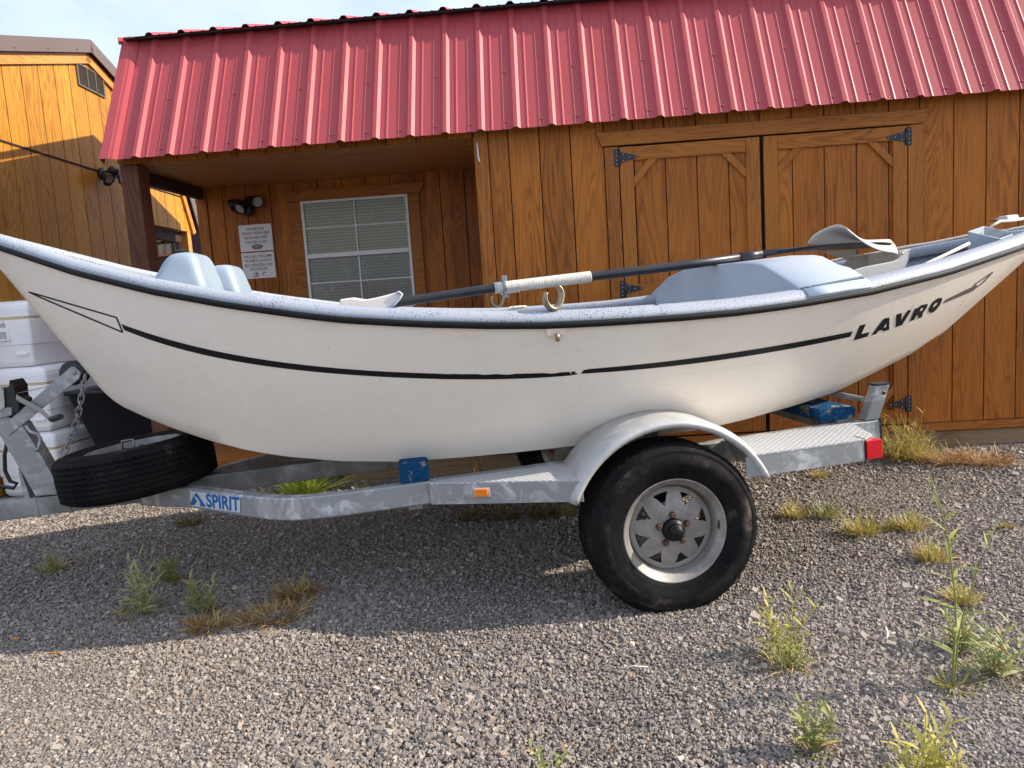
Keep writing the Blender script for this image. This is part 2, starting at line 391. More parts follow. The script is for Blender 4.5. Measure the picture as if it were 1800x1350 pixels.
# ------------------------------------------------------------------ ground
random.seed(3); RNG = np.random.default_rng(5)
def ground():
    xs = np.concatenate([[-400, -150, -60, -25, -12], np.arange(-8, 7.01, .2), [9, 12, 25, 60, 150, 400]])
    ys = np.concatenate([[-150, -60, -25, -10, -4], np.arange(-1, 9.01, .2), [11, 14, 20, 40, 90, 200, 500]])
    vs = [(x, y, gz(x, y)+.004*math.sin(x*2.1+y)*math.cos(y*1.7)-.008) for y in ys for x in xs]
    n = len(xs); fs = [(j*n+i, j*n+i+1, (j+1)*n+i+1, (j+1)*n+i) for j in range(len(ys)-1) for i in range(n-1)]
    m = mat('gravel_bed', (.12, .11, .10), .9, spec=.2); t = NT(m); v = t.coord()
    vo = t.n('ShaderNodeTexVoronoi', Scale=75.); t.l(v, vo.inputs['Vector'])
    c = t.ramp(t.n('ShaderNodeSeparateColor').outputs[0], [(0, (.1, .1, .1))])
    sc = t.n('ShaderNodeSeparateColor'); t.l(vo.outputs['Color'], sc.inputs[0])
    c = t.ramp(sc.outputs[0], [(.0, (.125, .108, .094)), (.5, (.19, .166, .145)), (1., (.26, .228, .20))])
    big = t.noise(v, 1.3, 4, .6); c = t.mix(t.math('MULTIPLY', t.ramp(big, [(.5, (0, 0, 0)), (.75, (1, 1, 1))]), .5), c, (.15, .12, .095))
    t.col(c); h = t.ramp(vo.outputs['Distance'], [(0, (1, 1, 1)), (.7, (0, 0, 0))]); t.bump(h, 1., .012)
    mb = MB(); mb.add(vs, fs, True); mb.build('ground', m, kind='structure', fix=False)
ground()
def gravel():
    """crushed stones lying on the bed: one mesh, many small angular stones"""
    bm = bmesh.new(); bmesh.ops.create_cube(bm, size=1.5); bmesh.ops.triangulate(bm, faces=bm.faces); bv = np.array([v.co[:] for v in bm.verts]); bf = np.array([[v.index for v in f.verts] for f in bm.faces]); bm.free()
    var = []
    for k in range(24):
        s = np.array([1., .6+.4*RNG.random(), .45+.35*RNG.random()]); w = bv*(1+.7*(RNG.random((8, 3))-.5))*s; var.append(w)
    var = np.array(var)
    pts = []
    for (y0, y1, dens, sz) in ((1.1, 1.55, 9000, .0065), (1.55, 2.3, 18500, .0047), (2.3, 3.1, 15500, .0049), (3.1, 4.2, 10500, .0056), (4.2, 5.6, 6000, .0070)):
        x0, x1 = -.80*y1-1.1, .68*y1+1.2
        n = int((x1-x0)*(y1-y0)*dens); P = np.stack([RNG.uniform(x0, x1, n), RNG.uniform(y0, y1, n)], 1)
        d = np.concatenate([P, np.zeros((n, 1))], 1)-CP; z = d@CF; px = 900+FPX*(d@CR)/z; py = 675-FPX*(d@CU)/z
        k = ((px > -70) & (px < 1870) & (py < 1420)) | (RNG.random(n) < .5); P = P[k]
        k = P[:, 1] < 4.93+.0*P[:, 0]; k |= P[:, 0] < -2.9; P = P[k]
        big_ = np.sin(P[:, 0]*2.3+1.1*np.sin(P[:, 1]*1.7))*np.sin(P[:, 1]*2.9+P[:, 0]*.8)+.6*np.sin(P[:, 0]*5.1-P[:, 1]*4.2); r = sz*np.exp(RNG.normal(0, .36, len(P)))*(1+.16*big_); kq = RNG.random(len(P)) < .86+.14*big_; P, r = P[kq], r[kq]; pts.append(np.concatenate([P, r[:, None]], 1))
    P = np.concatenate(pts); n = len(P)
    gzv = np.vectorize(gz)(P[:, 0], P[:, 1])
    q = RNG.normal(size=(n, 4)); q[:, 1:3] *= .35; q /= np.linalg.norm(q, axis=1, keepdims=True); w, x, y, z = q.T
    R = np.stack([np.stack([1-2*(y*y+z*z), 2*(x*y-z*w), 2*(x*z+y*w)], 1), np.stack([2*(x*y+z*w), 1-2*(x*x+z*z), 2*(y*z-x*w)], 1), np.stack([2*(x*z-y*w), 2*(y*z+x*w), 1-2*(x*x+y*y)], 1)], 1)
    V = var[RNG.integers(0, 24, n)]*P[:, 2][:, None, None]
    V = np.einsum('nij,nvj->nvi', R, V)+np.stack([P[:, 0], P[:, 1], gzv+P[:, 2]*.18-.006], 1)[:, None, :]
    F = (bf[None]+8*np.arange(n)[:, None, None]).reshape(-1, 3)
    me = bpy.data.meshes.new('gravel'); nf = len(F)
    me.vertices.add(n*8); me.vertices.foreach_set('co', V.reshape(-1).astype(np.float32))
    me.loops.add(nf*3); me.loops.foreach_set('vertex_index', F.reshape(-1).astype(np.int32))
    me.polygons.add(nf); me.polygons.foreach_set('loop_start', np.arange(0, nf*3, 3, dtype=np.int32)); 
    at = me.attributes.new('tone', 'FLOAT', 'POINT'); at.data.foreach_set('value', np.repeat(RNG.random(n), 8).astype(np.float32))
    a2 = me.attributes.new('tint', 'FLOAT', 'POINT'); a2.data.foreach_set('value', np.repeat(RNG.random(n), 8).astype(np.float32))
    me.polygons.foreach_set('use_smooth', np.zeros(nf, dtype=bool)); me.update()
    m = mat('crushed_stone', (.2, .18, .17), .85, spec=.25); t = NT(m)
    A = t.n('ShaderNodeAttribute', attribute_name='tone'); B = t.n('ShaderNodeAttribute', attribute_name='tint')
    c = t.ramp(A.outputs['Fac'], [(0, (.155, .133, .114)), (.3, (.215, .186, .160)), (.7, (.28, .243, .209)), (.93, (.355, .310, .266)), (1., (.45, .40, .345))])
    c = t.mix(t.ramp(B.outputs['Fac'], [(.80, (0, 0, 0)), (.96, (.75, .75, .75))]), c, t.mix(.45, c, (.34, .21, .12)))
    big = t.noise(t.coord(), .9, 4, .6)
    c = t.mix(t.math('MULTIPLY', t.ramp(big, [(.45, (0, 0, 0)), (.7, (1, 1, 1))]), .35), c, (.26, .205, .17))
    t.col(c); me.materials.append(m)
    o = bpy.data.objects.new('gravel', me); COL.objects.link(o); tag(o, 'grey crushed gravel covering the yard', 'gravel', kind='stuff')
gravel()

# ------------------------------------------------------------------ the red roofed shed
WY, PYB, EY, EZ, BY, BZ = 4.962, 6.139, 4.843, 2.306, 5.315, 3.224
RY, RZ, BKB, BKE = 6.93, 3.775, 8.545, 9.017
XL, XR = -2.886, 3.62
shed = thing('storage_shed', 'stained plywood shed with red ribbed metal roof, open porch and double doors behind the boat', 'shed', (.35, WY, gz(0, 5)))
GR = [-.202+.2032*j for j in range(-2, 20)]
def boards(mb, xs, z0, z1, y, th=.012, gap=.0032):
    for a, b in zip(xs[:-1], xs[1:]): mb.box((a+gap, y, z0), (b-gap, y+th, z1))
def front_wall():
    mb = MB(); xs = [-.337]+[g for g in GR if -.33 < g < .40]+[.423]
    boards(mb, xs, .228, 2.535, WY)
    boards(mb, [.423]+[g for g in GR if .44 < g < 2.42]+[2.43], 2.20, 2.535, WY)
    boards(mb, [2.43]+[g for g in GR if 2.45 < g < XR-.05]+[XR-.08], .228, 2.535, WY)
    boards(mb, [-2.84+.2032*i for i in range(0, 12)]+[-.435], 2.295, 2.535, WY)
    mb.m = 1; mb.box((-.42, WY+.0085, .228), (.44, WY+.03, 2.53)); mb.box((2.42, WY+.0085, .228), (XR-.09, WY+.03, 2.53)); mb.box((-2.83, WY+.0085, 2.297), (2.42, WY+.03, 2.53))
    mb.build('front_wall', [M_SID, M_GAP], shed, bevel=.002, seg=1)
    # the porch's back wall
    mb = MB(); x0 = -2.054
    boards(mb, [-2.80]+[x0+.2032*j for j in range(-3, 9)]+[-.40], .23, 2.31, PYB); mb.m = 1; mb.box((-2.79, PYB+.0085, .23), (-.41, PYB+.03, 2.31))
    mb.build('porch_wall', [M_SID, M_GAP], shed, bevel=.002, seg=1)
    mb = MB(); mb.box((-.412, WY+.03, .21), (-.40, PYB, 2.31)); mb.build('porch_side_wall', M_SID, shed)
    mb = MB(); mb.box((XR-.10, WY+.035, .21), (XR-.085, BKE-.12, 2.5)); mb.prism([(XR-.10, EY+.13, 2.51), (XR-.10, BY, BZ-.06), (XR-.10, RY, RZ-.05), (XR-.10, BKB, BZ-.06), (XR-.10, BKE-.13, 2.51)], (.015, 0, 0)); mb.build('end_wall', M_SID, shed)
    mb = MB(); mb.box((-2.86, PYB+.031, .21), (-2.845, BKE-.12, 2.5)); mb.prism([(-2.86, EY+.13, 2.31), (-2.86, BY, BZ-.06), (-2.86, RY, RZ-.05), (-2.86, BKB, BZ-.06), (-2.86, BKE-.13, 2.31)], (.015, 0, 0)); mb.build('end_wall', M_SID, shed)
    mb = MB(); mb.box((-2.83, BKE-.135, .21), (XR-.11, BKE-.12, 2.5)); mb.build('back_wall', M_SID, shed)
    # floor, skid, trims
    mb = MB(); mb.box((-2.88, WY+.012, .165), (XR-.08, PYB+.1, .226)); mb.build('porch_floor', M_TRX, shed, bevel=.003)
    mb = MB(); mb.box((.43, WY-.014, .17), (XR-.08, WY+.011, .224)); mb.build('bottom_trim', M_TRX, shed, bevel=.003)
    mb = MB(); mb.box((-1.51, WY+.02, .00), (XR-.05, WY+.16, .160)); mb.build('skid', M_SKID, shed, bevel=.006)
    mb = MB(); mb.box((-.428, WY-.019, .2), (-.337, WY-.001, 2.42)); mb.build('corner_trim', M_TRZ, shed, bevel=.003)
    mb = MB(); mb.box((-2.885, PYB-.018, .23), (-2.80, PYB-.001, 2.295)); mb.box((-2.885, PYB, .23), (-2.801, PYB+.09, 2.295)); mb.build('corner_trim', M_TRZ, shed, bevel=.003)
    mb = MB(); mb.box((-2.84, WY+.002, .226), (-2.716, WY+.14, 2.293)); mb.build('porch_post', M_POST, shed, bevel=.005)
    mb = MB(); mb.box((-2.87, WY+.141, 2.212), (-2.81, PYB-.02, 2.335)); mb.build('porch_beam', M_HDR, shed, bevel=.004)
    mb = MB(); mb.box((-2.83, WY+.031, 2.300), (-.42, PYB-.002, 2.312)); mb.build('porch_ceiling', M_OSB, shed)
front_wall()
def window():
    Y = PYB
    mb = MB(); mb.box((-2.001, Y-.022, 1.20), (-2.1, Y-.002, 2.138)); mb.box((-1.102, Y-.022, 1.20), (-1.01, Y-.002, 2.138))
    mb.prism([(-2.112, Y-.024, 2.140), (-.995, Y-.024, 2.140), (-.955, Y-.024, 2.228), (-2.152, Y-.024, 2.228)], (0, .022, 0))
    mb.build('window_trim', M_TRX, shed, bevel=.003)
    f = MB(); t_ = .022
    f.box((-2.0, Y-.03, 1.22), (-2.0+t_, Y-.003, 2.136)); f.box((-1.103-t_, Y-.03, 1.22), (-1.103, Y-.003, 2.136)); f.box((-2.0+t_, Y-.03, 2.136-t_), (-1.103-t_, Y-.003, 2.136)); f.box((-2.0+t_, Y-.03, 1.20), (-1.103-t_, Y-.003, 1.225))
    f.box((-2.0+t_, Y-.036, 1.664), (-1.103-t_, Y-.006, 1.702))
    f.box((-2.0+t_, Y-.025, 1.905), (-1.103-t_, Y-.012, 1.917)); f.box((-1.558, Y-.0255, 1.702), (-1.546, Y-.0115, 2.114)); f.box((-2.0+t_, Y-.0185, 1.452), (-1.103-t_, Y-.0105, 1.463)); f.box((-1.558, Y-.0190, 1.225), (-1.546, Y-.0100, 1.664))
    w = f.build('window', M_WHT, shed, bevel=.002)
    g = MB(); g.box((-1.978, Y-.010, 1.226), (-1.125, Y-.004, 2.113))
    m = bpy.data.materials.new('blinds_behind_glass'); m.use_nodes = True; t = NT(m); v = t.coord()
    sx = t.n('ShaderNodeSeparateXYZ'); t.l(v, sx.inputs[0]); h = t.math('FRACT', t.math('MULTIPLY', sx.outputs[2], 1/.0255))
    c = t.ramp(h, [(0, (.10, .095, .075)), (.16, (.24, .23, .18)), (.6, (.32, .305, .235)), (.93, (.26, .25, .19)), (1, (.10, .095, .075))])
    up = t.ramp(sx.outputs[2], [(0, (1, 1, 1)), (1, (1, 1, 1))])
    scr = t.math('LESS_THAN', sx.outputs[2], 1.685-gz(0, 5))
    c = t.mix(scr, t.mix(1., c, (.95, .97, .80), 'MULTIPLY'), t.mix(.50, c, (.10, .10, .095)))
    d = t.noise(t.coord((1, 1, .7)), 14, 6, .75); c = t.mix(t.math('MULTIPLY', t.ramp(d, [(.52, (0, 0, 0)), (.75, (1, 1, 1))]), .4), c, (.42, .40, .33))
    t.col(c); t.b.inputs['Roughness'].default_value = .22; t.b.inputs['Specular IOR Level'].default_value = .45
    g.build('pane', m, w)
window()
def hinge(parent, x, z, sgn):
    """strap hinge: plate on the jamb, tapering strap on the door; sgn=+1 strap to the right"""
    mb = MB(); Y = WY-.0265
    mb.box((x-.016, Y, z-.055), (x+.016, Y+.0035, z+.055)); mb.tube([(x+sgn*.020, Y+.001, z-.05), (x+sgn*.020, Y+.001, z+.05)], .0055, 8)
    mb.prism([(x+sgn*.024, Y, z-.034), (x+sgn*.13, Y, z-.009), (x+sgn*.14, Y, z), (x+sgn*.13, Y, z+.009), (x+sgn*.024, Y, z+.034)], (0, .0035, 0))
    mb.m = 1
    for dx, dz in ((0, .04), (0, .014), (0, -.014), (0, -.04), (sgn*.045, .02), (sgn*.045, -.02), (sgn*.085, 0), (sgn*.125, 0)):
        mb.lathe([(0, -.0022), (.003, -.0018), (.0045, 0)], (x+dx, Y-.0002, z+dz), (0, 1, 0), (1, 0, 0), 8)
    mb.build('hinge', [M_BLK, M_STEEL], parent)
def doors():
    y0 = WY-.022
    mb = MB(); mb.prism([(.405, y0-.002, 2.173), (2.445, y0-.002, 2.168), (2.482, y0-.002, 2.255), (.375, y0-.002, 2.262)], (0, .021, 0)); mb.build('door_header', M_TRX, shed, bevel=.003)
    mb = MB(); mb.box((.423, y0, .2), (.510, WY-.001, 2.165)); mb.build('door_jamb', M_TRZ, shed, bevel=.003)
    mb = MB(); mb.box((2.350, y0, .2), (2.442, WY-.001, 2.163)); mb.build('door_jamb', M_TRZ, shed, bevel=.003)
    mb = MB(); mb.box((.511, WY+.012, .2), (2.349, WY+.03, 2.20)); mb.build('door_recess', M_GAP, shed)
    for (x0, x1, hx, sg) in ((.517, 1.416, .4975, 1), (1.441, 2.343, 2.3525, -1)):
        mb = MB(); gs = [x0]+[g for g in GR if x0+.03 < g < x1-.03]+[x1]
        boards(mb, gs, .235, 2.160, WY-.003); mb.m = 1; mb.box((x0+.004, WY+.004, .24), (x1-.004, WY+.010, 2.155))
        d = mb.build('door', [M_SID, M_GAP], shed, bevel=.002, seg=1)
        for xa, xb in ((x0, x0+.088), (x1-.088, x1)): fr = MB(); fr.box((xa, y0, .235), (xb, WY-.0035, 2.160)); fr.build('door_stile', M_TRZ, d, bevel=.003)
        for z0, z1 in ((2.072, 2.159), (1.185, 1.272), (.236, .33)): rl = MB(); rl.box((x0+.089, y0+.001, z0), (x1-.089, WY-.0035, z1)); rl.build('door_rail', M_TRX, d, bevel=.003)
        a, b = x0+.0895, x1-.0895
        for (px, qx, zz, up) in ((a, 1, 2.071, -1), (b, -1, 2.071, -1), (a, 1, .331, 1), (b, -1, .331, 1)):
            br = MB(); br.prism([(px, y0+.002, zz+up*.165), (px+qx*.155, y0+.002, zz), (px+qx*.095, y0+.002, zz), (px, y0+.002, zz+up*.105)], (0, .016, 0)); br.build('door_brace', M_TRZ, d, bevel=.002)
        for z in (2.092, 1.243, .368): hinge(d, hx, z, sg)
    nm = MB(); nm.lathe([(0, -.0016), (.0032, -.0012), (.0042, 0)], (.47, y0-.0005, 2.05), (0, 1, 0), (1, 0, 0), 8); n0_ = nm.build('nail', M_RUST, shed)
    rn = random.Random(8)
    for x, z in [(.452, 1.72), (.486, 1.25), (.45, .80), (2.40, 1.95), (2.385, 1.5), (2.41, 1.02), (2.39, .62)]+[(.55+.27*i+rn.uniform(-.03, .03), 2.19+.045*(i % 2)) for i in range(7)]+[(a_, z_) for a_ in (.56, 1.37, 1.485, 2.30) for z_ in (2.135, 1.80, 1.46, 1.15, .82)]+[(-.385, z_) for z_ in (2.2, 1.85, 1.5, 1.1, .7)]:
        q = n0_.copy(); COL.objects.link(q); q.parent = shed; q.location = Vector((x-.47, .003 if x < -.3 else (-.002 if z > 2.172 else 0), z-2.05+rn.uniform(-.02, .02) if z < 2.17 else z-2.05))
    mb = MB(); mb.tube([at_y(838, 250, WY-.024), at_y(839.5, 262, WY-.024), at_y(841, 276, WY-.03), at_y(843, 284, WY-.055)], .0055, 6); mb.build('hook', M_WHT, shed)
doors()
def roofs():
    pitch = .2286; x0 = -2.656
    def prof():
        P = [(XL+.10, 0.)]
        i = -0
        x = x0
        while x < XR-.05:
            P += [(x-.031, 0), (x-.012, .019), (x+.012, .019), (x+.031, 0), (x+.066, 0), (x+.0755, .0045), (x+.085, 0), (x+.1436, 0), (x+.153, .0045), (x+.1626, 0)]
            x += pitch
        return [p for p in P if p[0] < XR]+[(XR, 0.)]
    P = prof()
    def sheet(a, b, name, lap=0.):
        a, b = np.array(a, float), np.array(b, float); d = (b-a)/np.linalg.norm(b-a); n = np.array([0, -d[2], d[1]])
        if n[2] < 0: n = -n
        mb = MB(); ra = [np.array([x, 0, 0])+np.array([0, a[0+1], a[2]])+n*h for x, h in P]; rb = [np.array([x, 0, 0])+np.array([0, b[1], b[2]])+n*h for x, h in P]
        lo = [p-n*.0012 for p in ra]; hi = [p-n*.0012 for p in rb]
        N = len(P); mb.add(ra+rb+lo+hi, [(i, i+1, N+i+1, N+i) for i in range(N-1)]+[(2*N+i+1, 2*N+i, 3*N+i, 3*N+i+1) for i in range(N-1)]+[(i+1, i, 2*N+i, 2*N+i+1) for i in range(N-1)]+[(N+i, N+i+1, 3*N+i+1, 3*N+i) for i in range(N-1)], False)
        return mb, n, d
    mb, n, d = sheet((0, EY, EZ), (0, BY, BZ), 'a'); rf = mb.build('lower_roof', M_RED, shed, fix=False)
    # screws on the sheet
    Lr = math.hypot(BY-EY, BZ-EZ); first = None
    for fr in (.055, .45, .93):
        x = x0+pitch
        while x < XR-.1:
            c = np.array([x-.060, EY, EZ])+d*Lr*(fr+.004*math.sin(x*9))
            if first is None:
                sc = MB(); sc.lathe([(0, .009), (.0045, .008), (.0055, .003), (.0085, .002), (.0085, 0)], c, n, (1, 0, 0), 8); first = sc.build('screw', M_RED, rf); c0 = c
            else:
                q = first.copy(); COL.objects.link(q); q.parent = rf; q.location = Vector((c-c0).tolist())
            x += pitch*(1 if fr < .1 or fr > .9 else 2)
    # rake trim on the left edge
    mb = MB(); o = n*.004
    a, b = np.array([0, EY-.004, EZ-.006]), np.array([0, BY, BZ])
    prf = [(XL, -.035), (XL, .024), (XL+.060, .024), (XL+.066, .021), (XL+.085, .019), (XL+.112, .004), (XL+.112, .002)]
    def ring(c): return [np.array([x, 0, 0])+c+n*h for x, h in prf]
    ra, rb = ring(a), ring(b); N = len(prf); mb.add(ra+rb, [(i, i+1, N+i+1, N+i) for i in range(N-1)], False)
    mb.build('rake_trim', M_RED, shed, fix=False)
    # upper slope, with a lap past the break
    du = np.array([0, RY-BY, RZ-BZ]); du = du/np.linalg.norm(du); nu = np.array([0, -du[2], du[1]])
    a = np.array([0, BY, BZ])+nu*.012-du*.105
    mb, n2, d2 = sheet(a, (0, RY, RZ+.012), 'u'); mb.build('upper_roof', M_RED, shed, fix=False)
    mb, n2, d2 = sheet((0, BKB+.07, BZ-.012), (0, RY, RZ+.012), 'u'); mb.build('upper_roof', M_RED, shed, fix=False)
    mb, n2, d2 = sheet((0, BKE, EZ), (0, BKB, BZ), 'u'); mb.build('lower_roof', M_RED, shed, fix=False)
    mb = MB(); q0 = np.array([XL+.03, BY, BZ])-du*.085; q1 = np.array([XL+.03, BY, BZ])-du*.005; mb.prism([q0+nu*.009, q1+nu*.009, q1-nu*.02, q0-nu*.001], (XR-XL-.04, 0, 0)); mb.build('shade_closure_strip', M_BLK, shed)  # closure added in black to stand in for shade under the lap
    mb = MB()
    mb.prism([(XL-.004, BY-.085, BZ-.012), (XL-.004, RY, RZ+.022), (XL-.004, BKB+.085, BZ-.012), (XL-.004, BKB+.085, BZ-.09), (XL-.004, RY, RZ-.06), (XL-.004, BY-.085, BZ-.06)], (.006, 0, 0)); mb.build('upper_rake_trim', M_RED, shed)
    # eave board under the sheet
    mb = MB(); mb.prism([(XL+.02, EY+.030, EZ+.040), (XL+.02, WY-.004, EZ+.215), (XL+.02, WY-.004, EZ+.195), (XL+.02, EY+.032, EZ+.020)], (XR-XL-.04, 0, 0)); mb.build('eave_board', M_POST, shed)
roofs()

def flood_light(root, c, fwd, side, heads, scale=1.):
    """twin-head security light: round base, motion sensor, heads with pale lenses"""
    c = np.asarray(c, float); f = np.asarray(fwd, float); s = np.asarray(side, float); u = np.array([0, 0, 1.])
    mb = MB(); mb.lathe([(0, .0), (.055, 0), (.058, .012), (.05, .03), (.03, .045), (0, .047)], c, f, s, 20)
    mb.tube([c+f*.03+u*.0, c+f*.06-u*.03], .02, 10); mb.build('base', M_BLK, root)
    mb = MB(); b = c+f*.05-u*.055; rings = []
    for z, r in ((.03, .026), (.01, .036), (-.02, .038), (-.05, .034), (-.06, .0)): rings.append([b+u*z+(s*math.cos(a)+f*math.sin(a))*max(r, .001) for a in np.linspace(0, 2*math.pi, 14, False)])
    mb.loft(rings); mb.build('sensor', M_BLK, root)
    for (off, dr) in heads:
        p = c+s*off[0]+f*off[1]+u*off[2]; dr = np.asarray(dr, float); dr = s*dr[0]+f*dr[1]+u*dr[2]; dr = dr/np.linalg.norm(dr)
        ex = np.cross(dr, u); ex = ex/np.linalg.norm(ex)
        mb = MB(); mb.tube([c+f*.04, (c+f*.04+p)/2+u*.01, p-dr*.03], .014, 8); mb.lathe([(0, -.075), (.02, -.07), (.034, -.04), (.046, 0), (.050, .03), (.045, .03), (.043, .012)], p, dr, ex, 20); h = mb.build('lamp_head', M_BLK, root)
        mb = MB(); mb.lathe([(0, .010), (.025, .012), (.043, .013)], p, dr, ex, 18); mb.build('lens', M_LENS, h)
lc = at_y(440, 357, PYB-.004)
fl = thing('flood_light', 'black twin-head security light on the porch wall above the paper signs', 'light', lc)
flood_light(fl, lc, (0, -1, 0), (1, 0, 0), [((-.115, .06, -.012), (-.95, .1, -.25)), ((-.045, .10, -.045), (-.35, 1., -.75)), ((.085, .07, -.0), (.8, .9, -.5))])

# ------------------------------------------------------------------ paper signs
def sign(px, lines, label, logo):
    x0, x1, z0, z1 = px; Y = PYB-.002
    r = thing('paper_sign', label, 'sign', ((x0+x1)/2, Y, z0))
    mb = MB(); mb.box((x0, Y-.0022, z0), (x1, Y, z1)); mb.build('sheet', M_PAPER, r)
    mb = MB()
    for txt, zc, w, ul in lines:
        vs, fs, sz = text_faces(txt, .012); h = .0225; sxx = w/sz[0]; szz = h/.72
        o = [((x0+x1)/2-w/2+v[0]*sxx, Y-.0032, zc-h/2+v[1]*szz) for v in vs]; mb.add(o, fs, False)
        if ul:
            a, b = ul; mb.box(((x0+x1)/2-w/2+w*a, Y-.0033, zc-h/2-.0045), ((x0+x1)/2-w/2+w*b, Y-.0029, zc-h/2-.003))
    mb.build('lettering', M_INK, r, fix=False)
    mb = MB(); cx = (x0+x1)/2
    if logo == 1:
        n = 24; c = (cx+.005, z0+.036); e = lambda a, rx, rz: (c[0]+rx*math.cos(a), Y-.0030, c[1]+rz*math.sin(a))
        A = [2*math.pi*i/n for i in range(n)]
        mb.add([e(a, .050, .022) for a in A], [list(range(n))[::-1]]); mb.m = 1
        for k in (-.028, 0, .014, .027): mb.box((c[0]+k-.005, Y-.0034, c[1]-.011), (c[0]+k+.005, Y-.0032, c[1]+.007-abs(k)*.1))
        mb.add([e(a, .041, .016) for a in A]+[e(a, .046, .019) for a in A], [(i, (i+1) % n, n+(i+1) % n, n+i) for i in range(n)])
        mb.build('emblem', [M_INKG, M_INK], r, fix=False)
    else:
        mb.box((cx-.055, Y-.0032, z0+.012), (cx-.005, Y-.003, z0+.017)); mb.box((cx-.048, Y-.0032, z0+.019), (cx-.012, Y-.003, z0+.024))
        for a, b in ((-.05, .03), (-.04, .04), (-.03, .05), (-.016, .042), (-.006, .034)): mb.box((cx+a-.003, Y-.0032, z0+b-.008), (cx+a+.003, Y-.003, z0+b+.006))
        mb.prism([(cx-.035, Y-.0032, z0+.052), (cx-.022, Y-.0032, z0+.026), (cx-.014, Y-.0032, z0+.026), (cx-.025, Y-.0032, z0+.055)], (0, .0002, 0))
        P = [(cx+.045+.02*math.cos(a), Y-.0032, z0+.032+.02*math.sin(a)) for a in np.linspace(.6, 3.9, 14)]; Q = [(cx+.045+.014*math.cos(a), Y-.0032, z0+.030+.014*math.sin(a)) for a in np.linspace(.6, 3.9, 14)]
        mb.add(P+Q, [(i, i+1, 15+i, 14+i) for i in range(13)])
        mb.build('emblem', M_INK, r, fix=False)
sign((-2.552, -2.272, 1.759, 1.979), [('YOUR MOTHER', 1.944, .155, None), ("DOESN'T WORK HERE!", 1.908, .238, None), ('PLEASE HELP KEEP', 1.872, .198, None), ('THIS AREA CLEAN', 1.836, .19, None)], 'upper white paper sign asking to keep the area clean, on the porch wall', 1)
sign((-2.552, -2.273, 1.533, 1.748), [('THIS IS NOT THE DUMP!', 1.716, .246, (.22, .52)), ('THE DUMP IS LOCATED AT', 1.681, .238, None), ('1001 S. INDUSTRIAL WAY', 1.646, .246, (0, 1)), ('IN ELLENSBURG', 1.611, .148, None)], 'lower white paper sign saying this is not the dump, on the porch wall', 2)

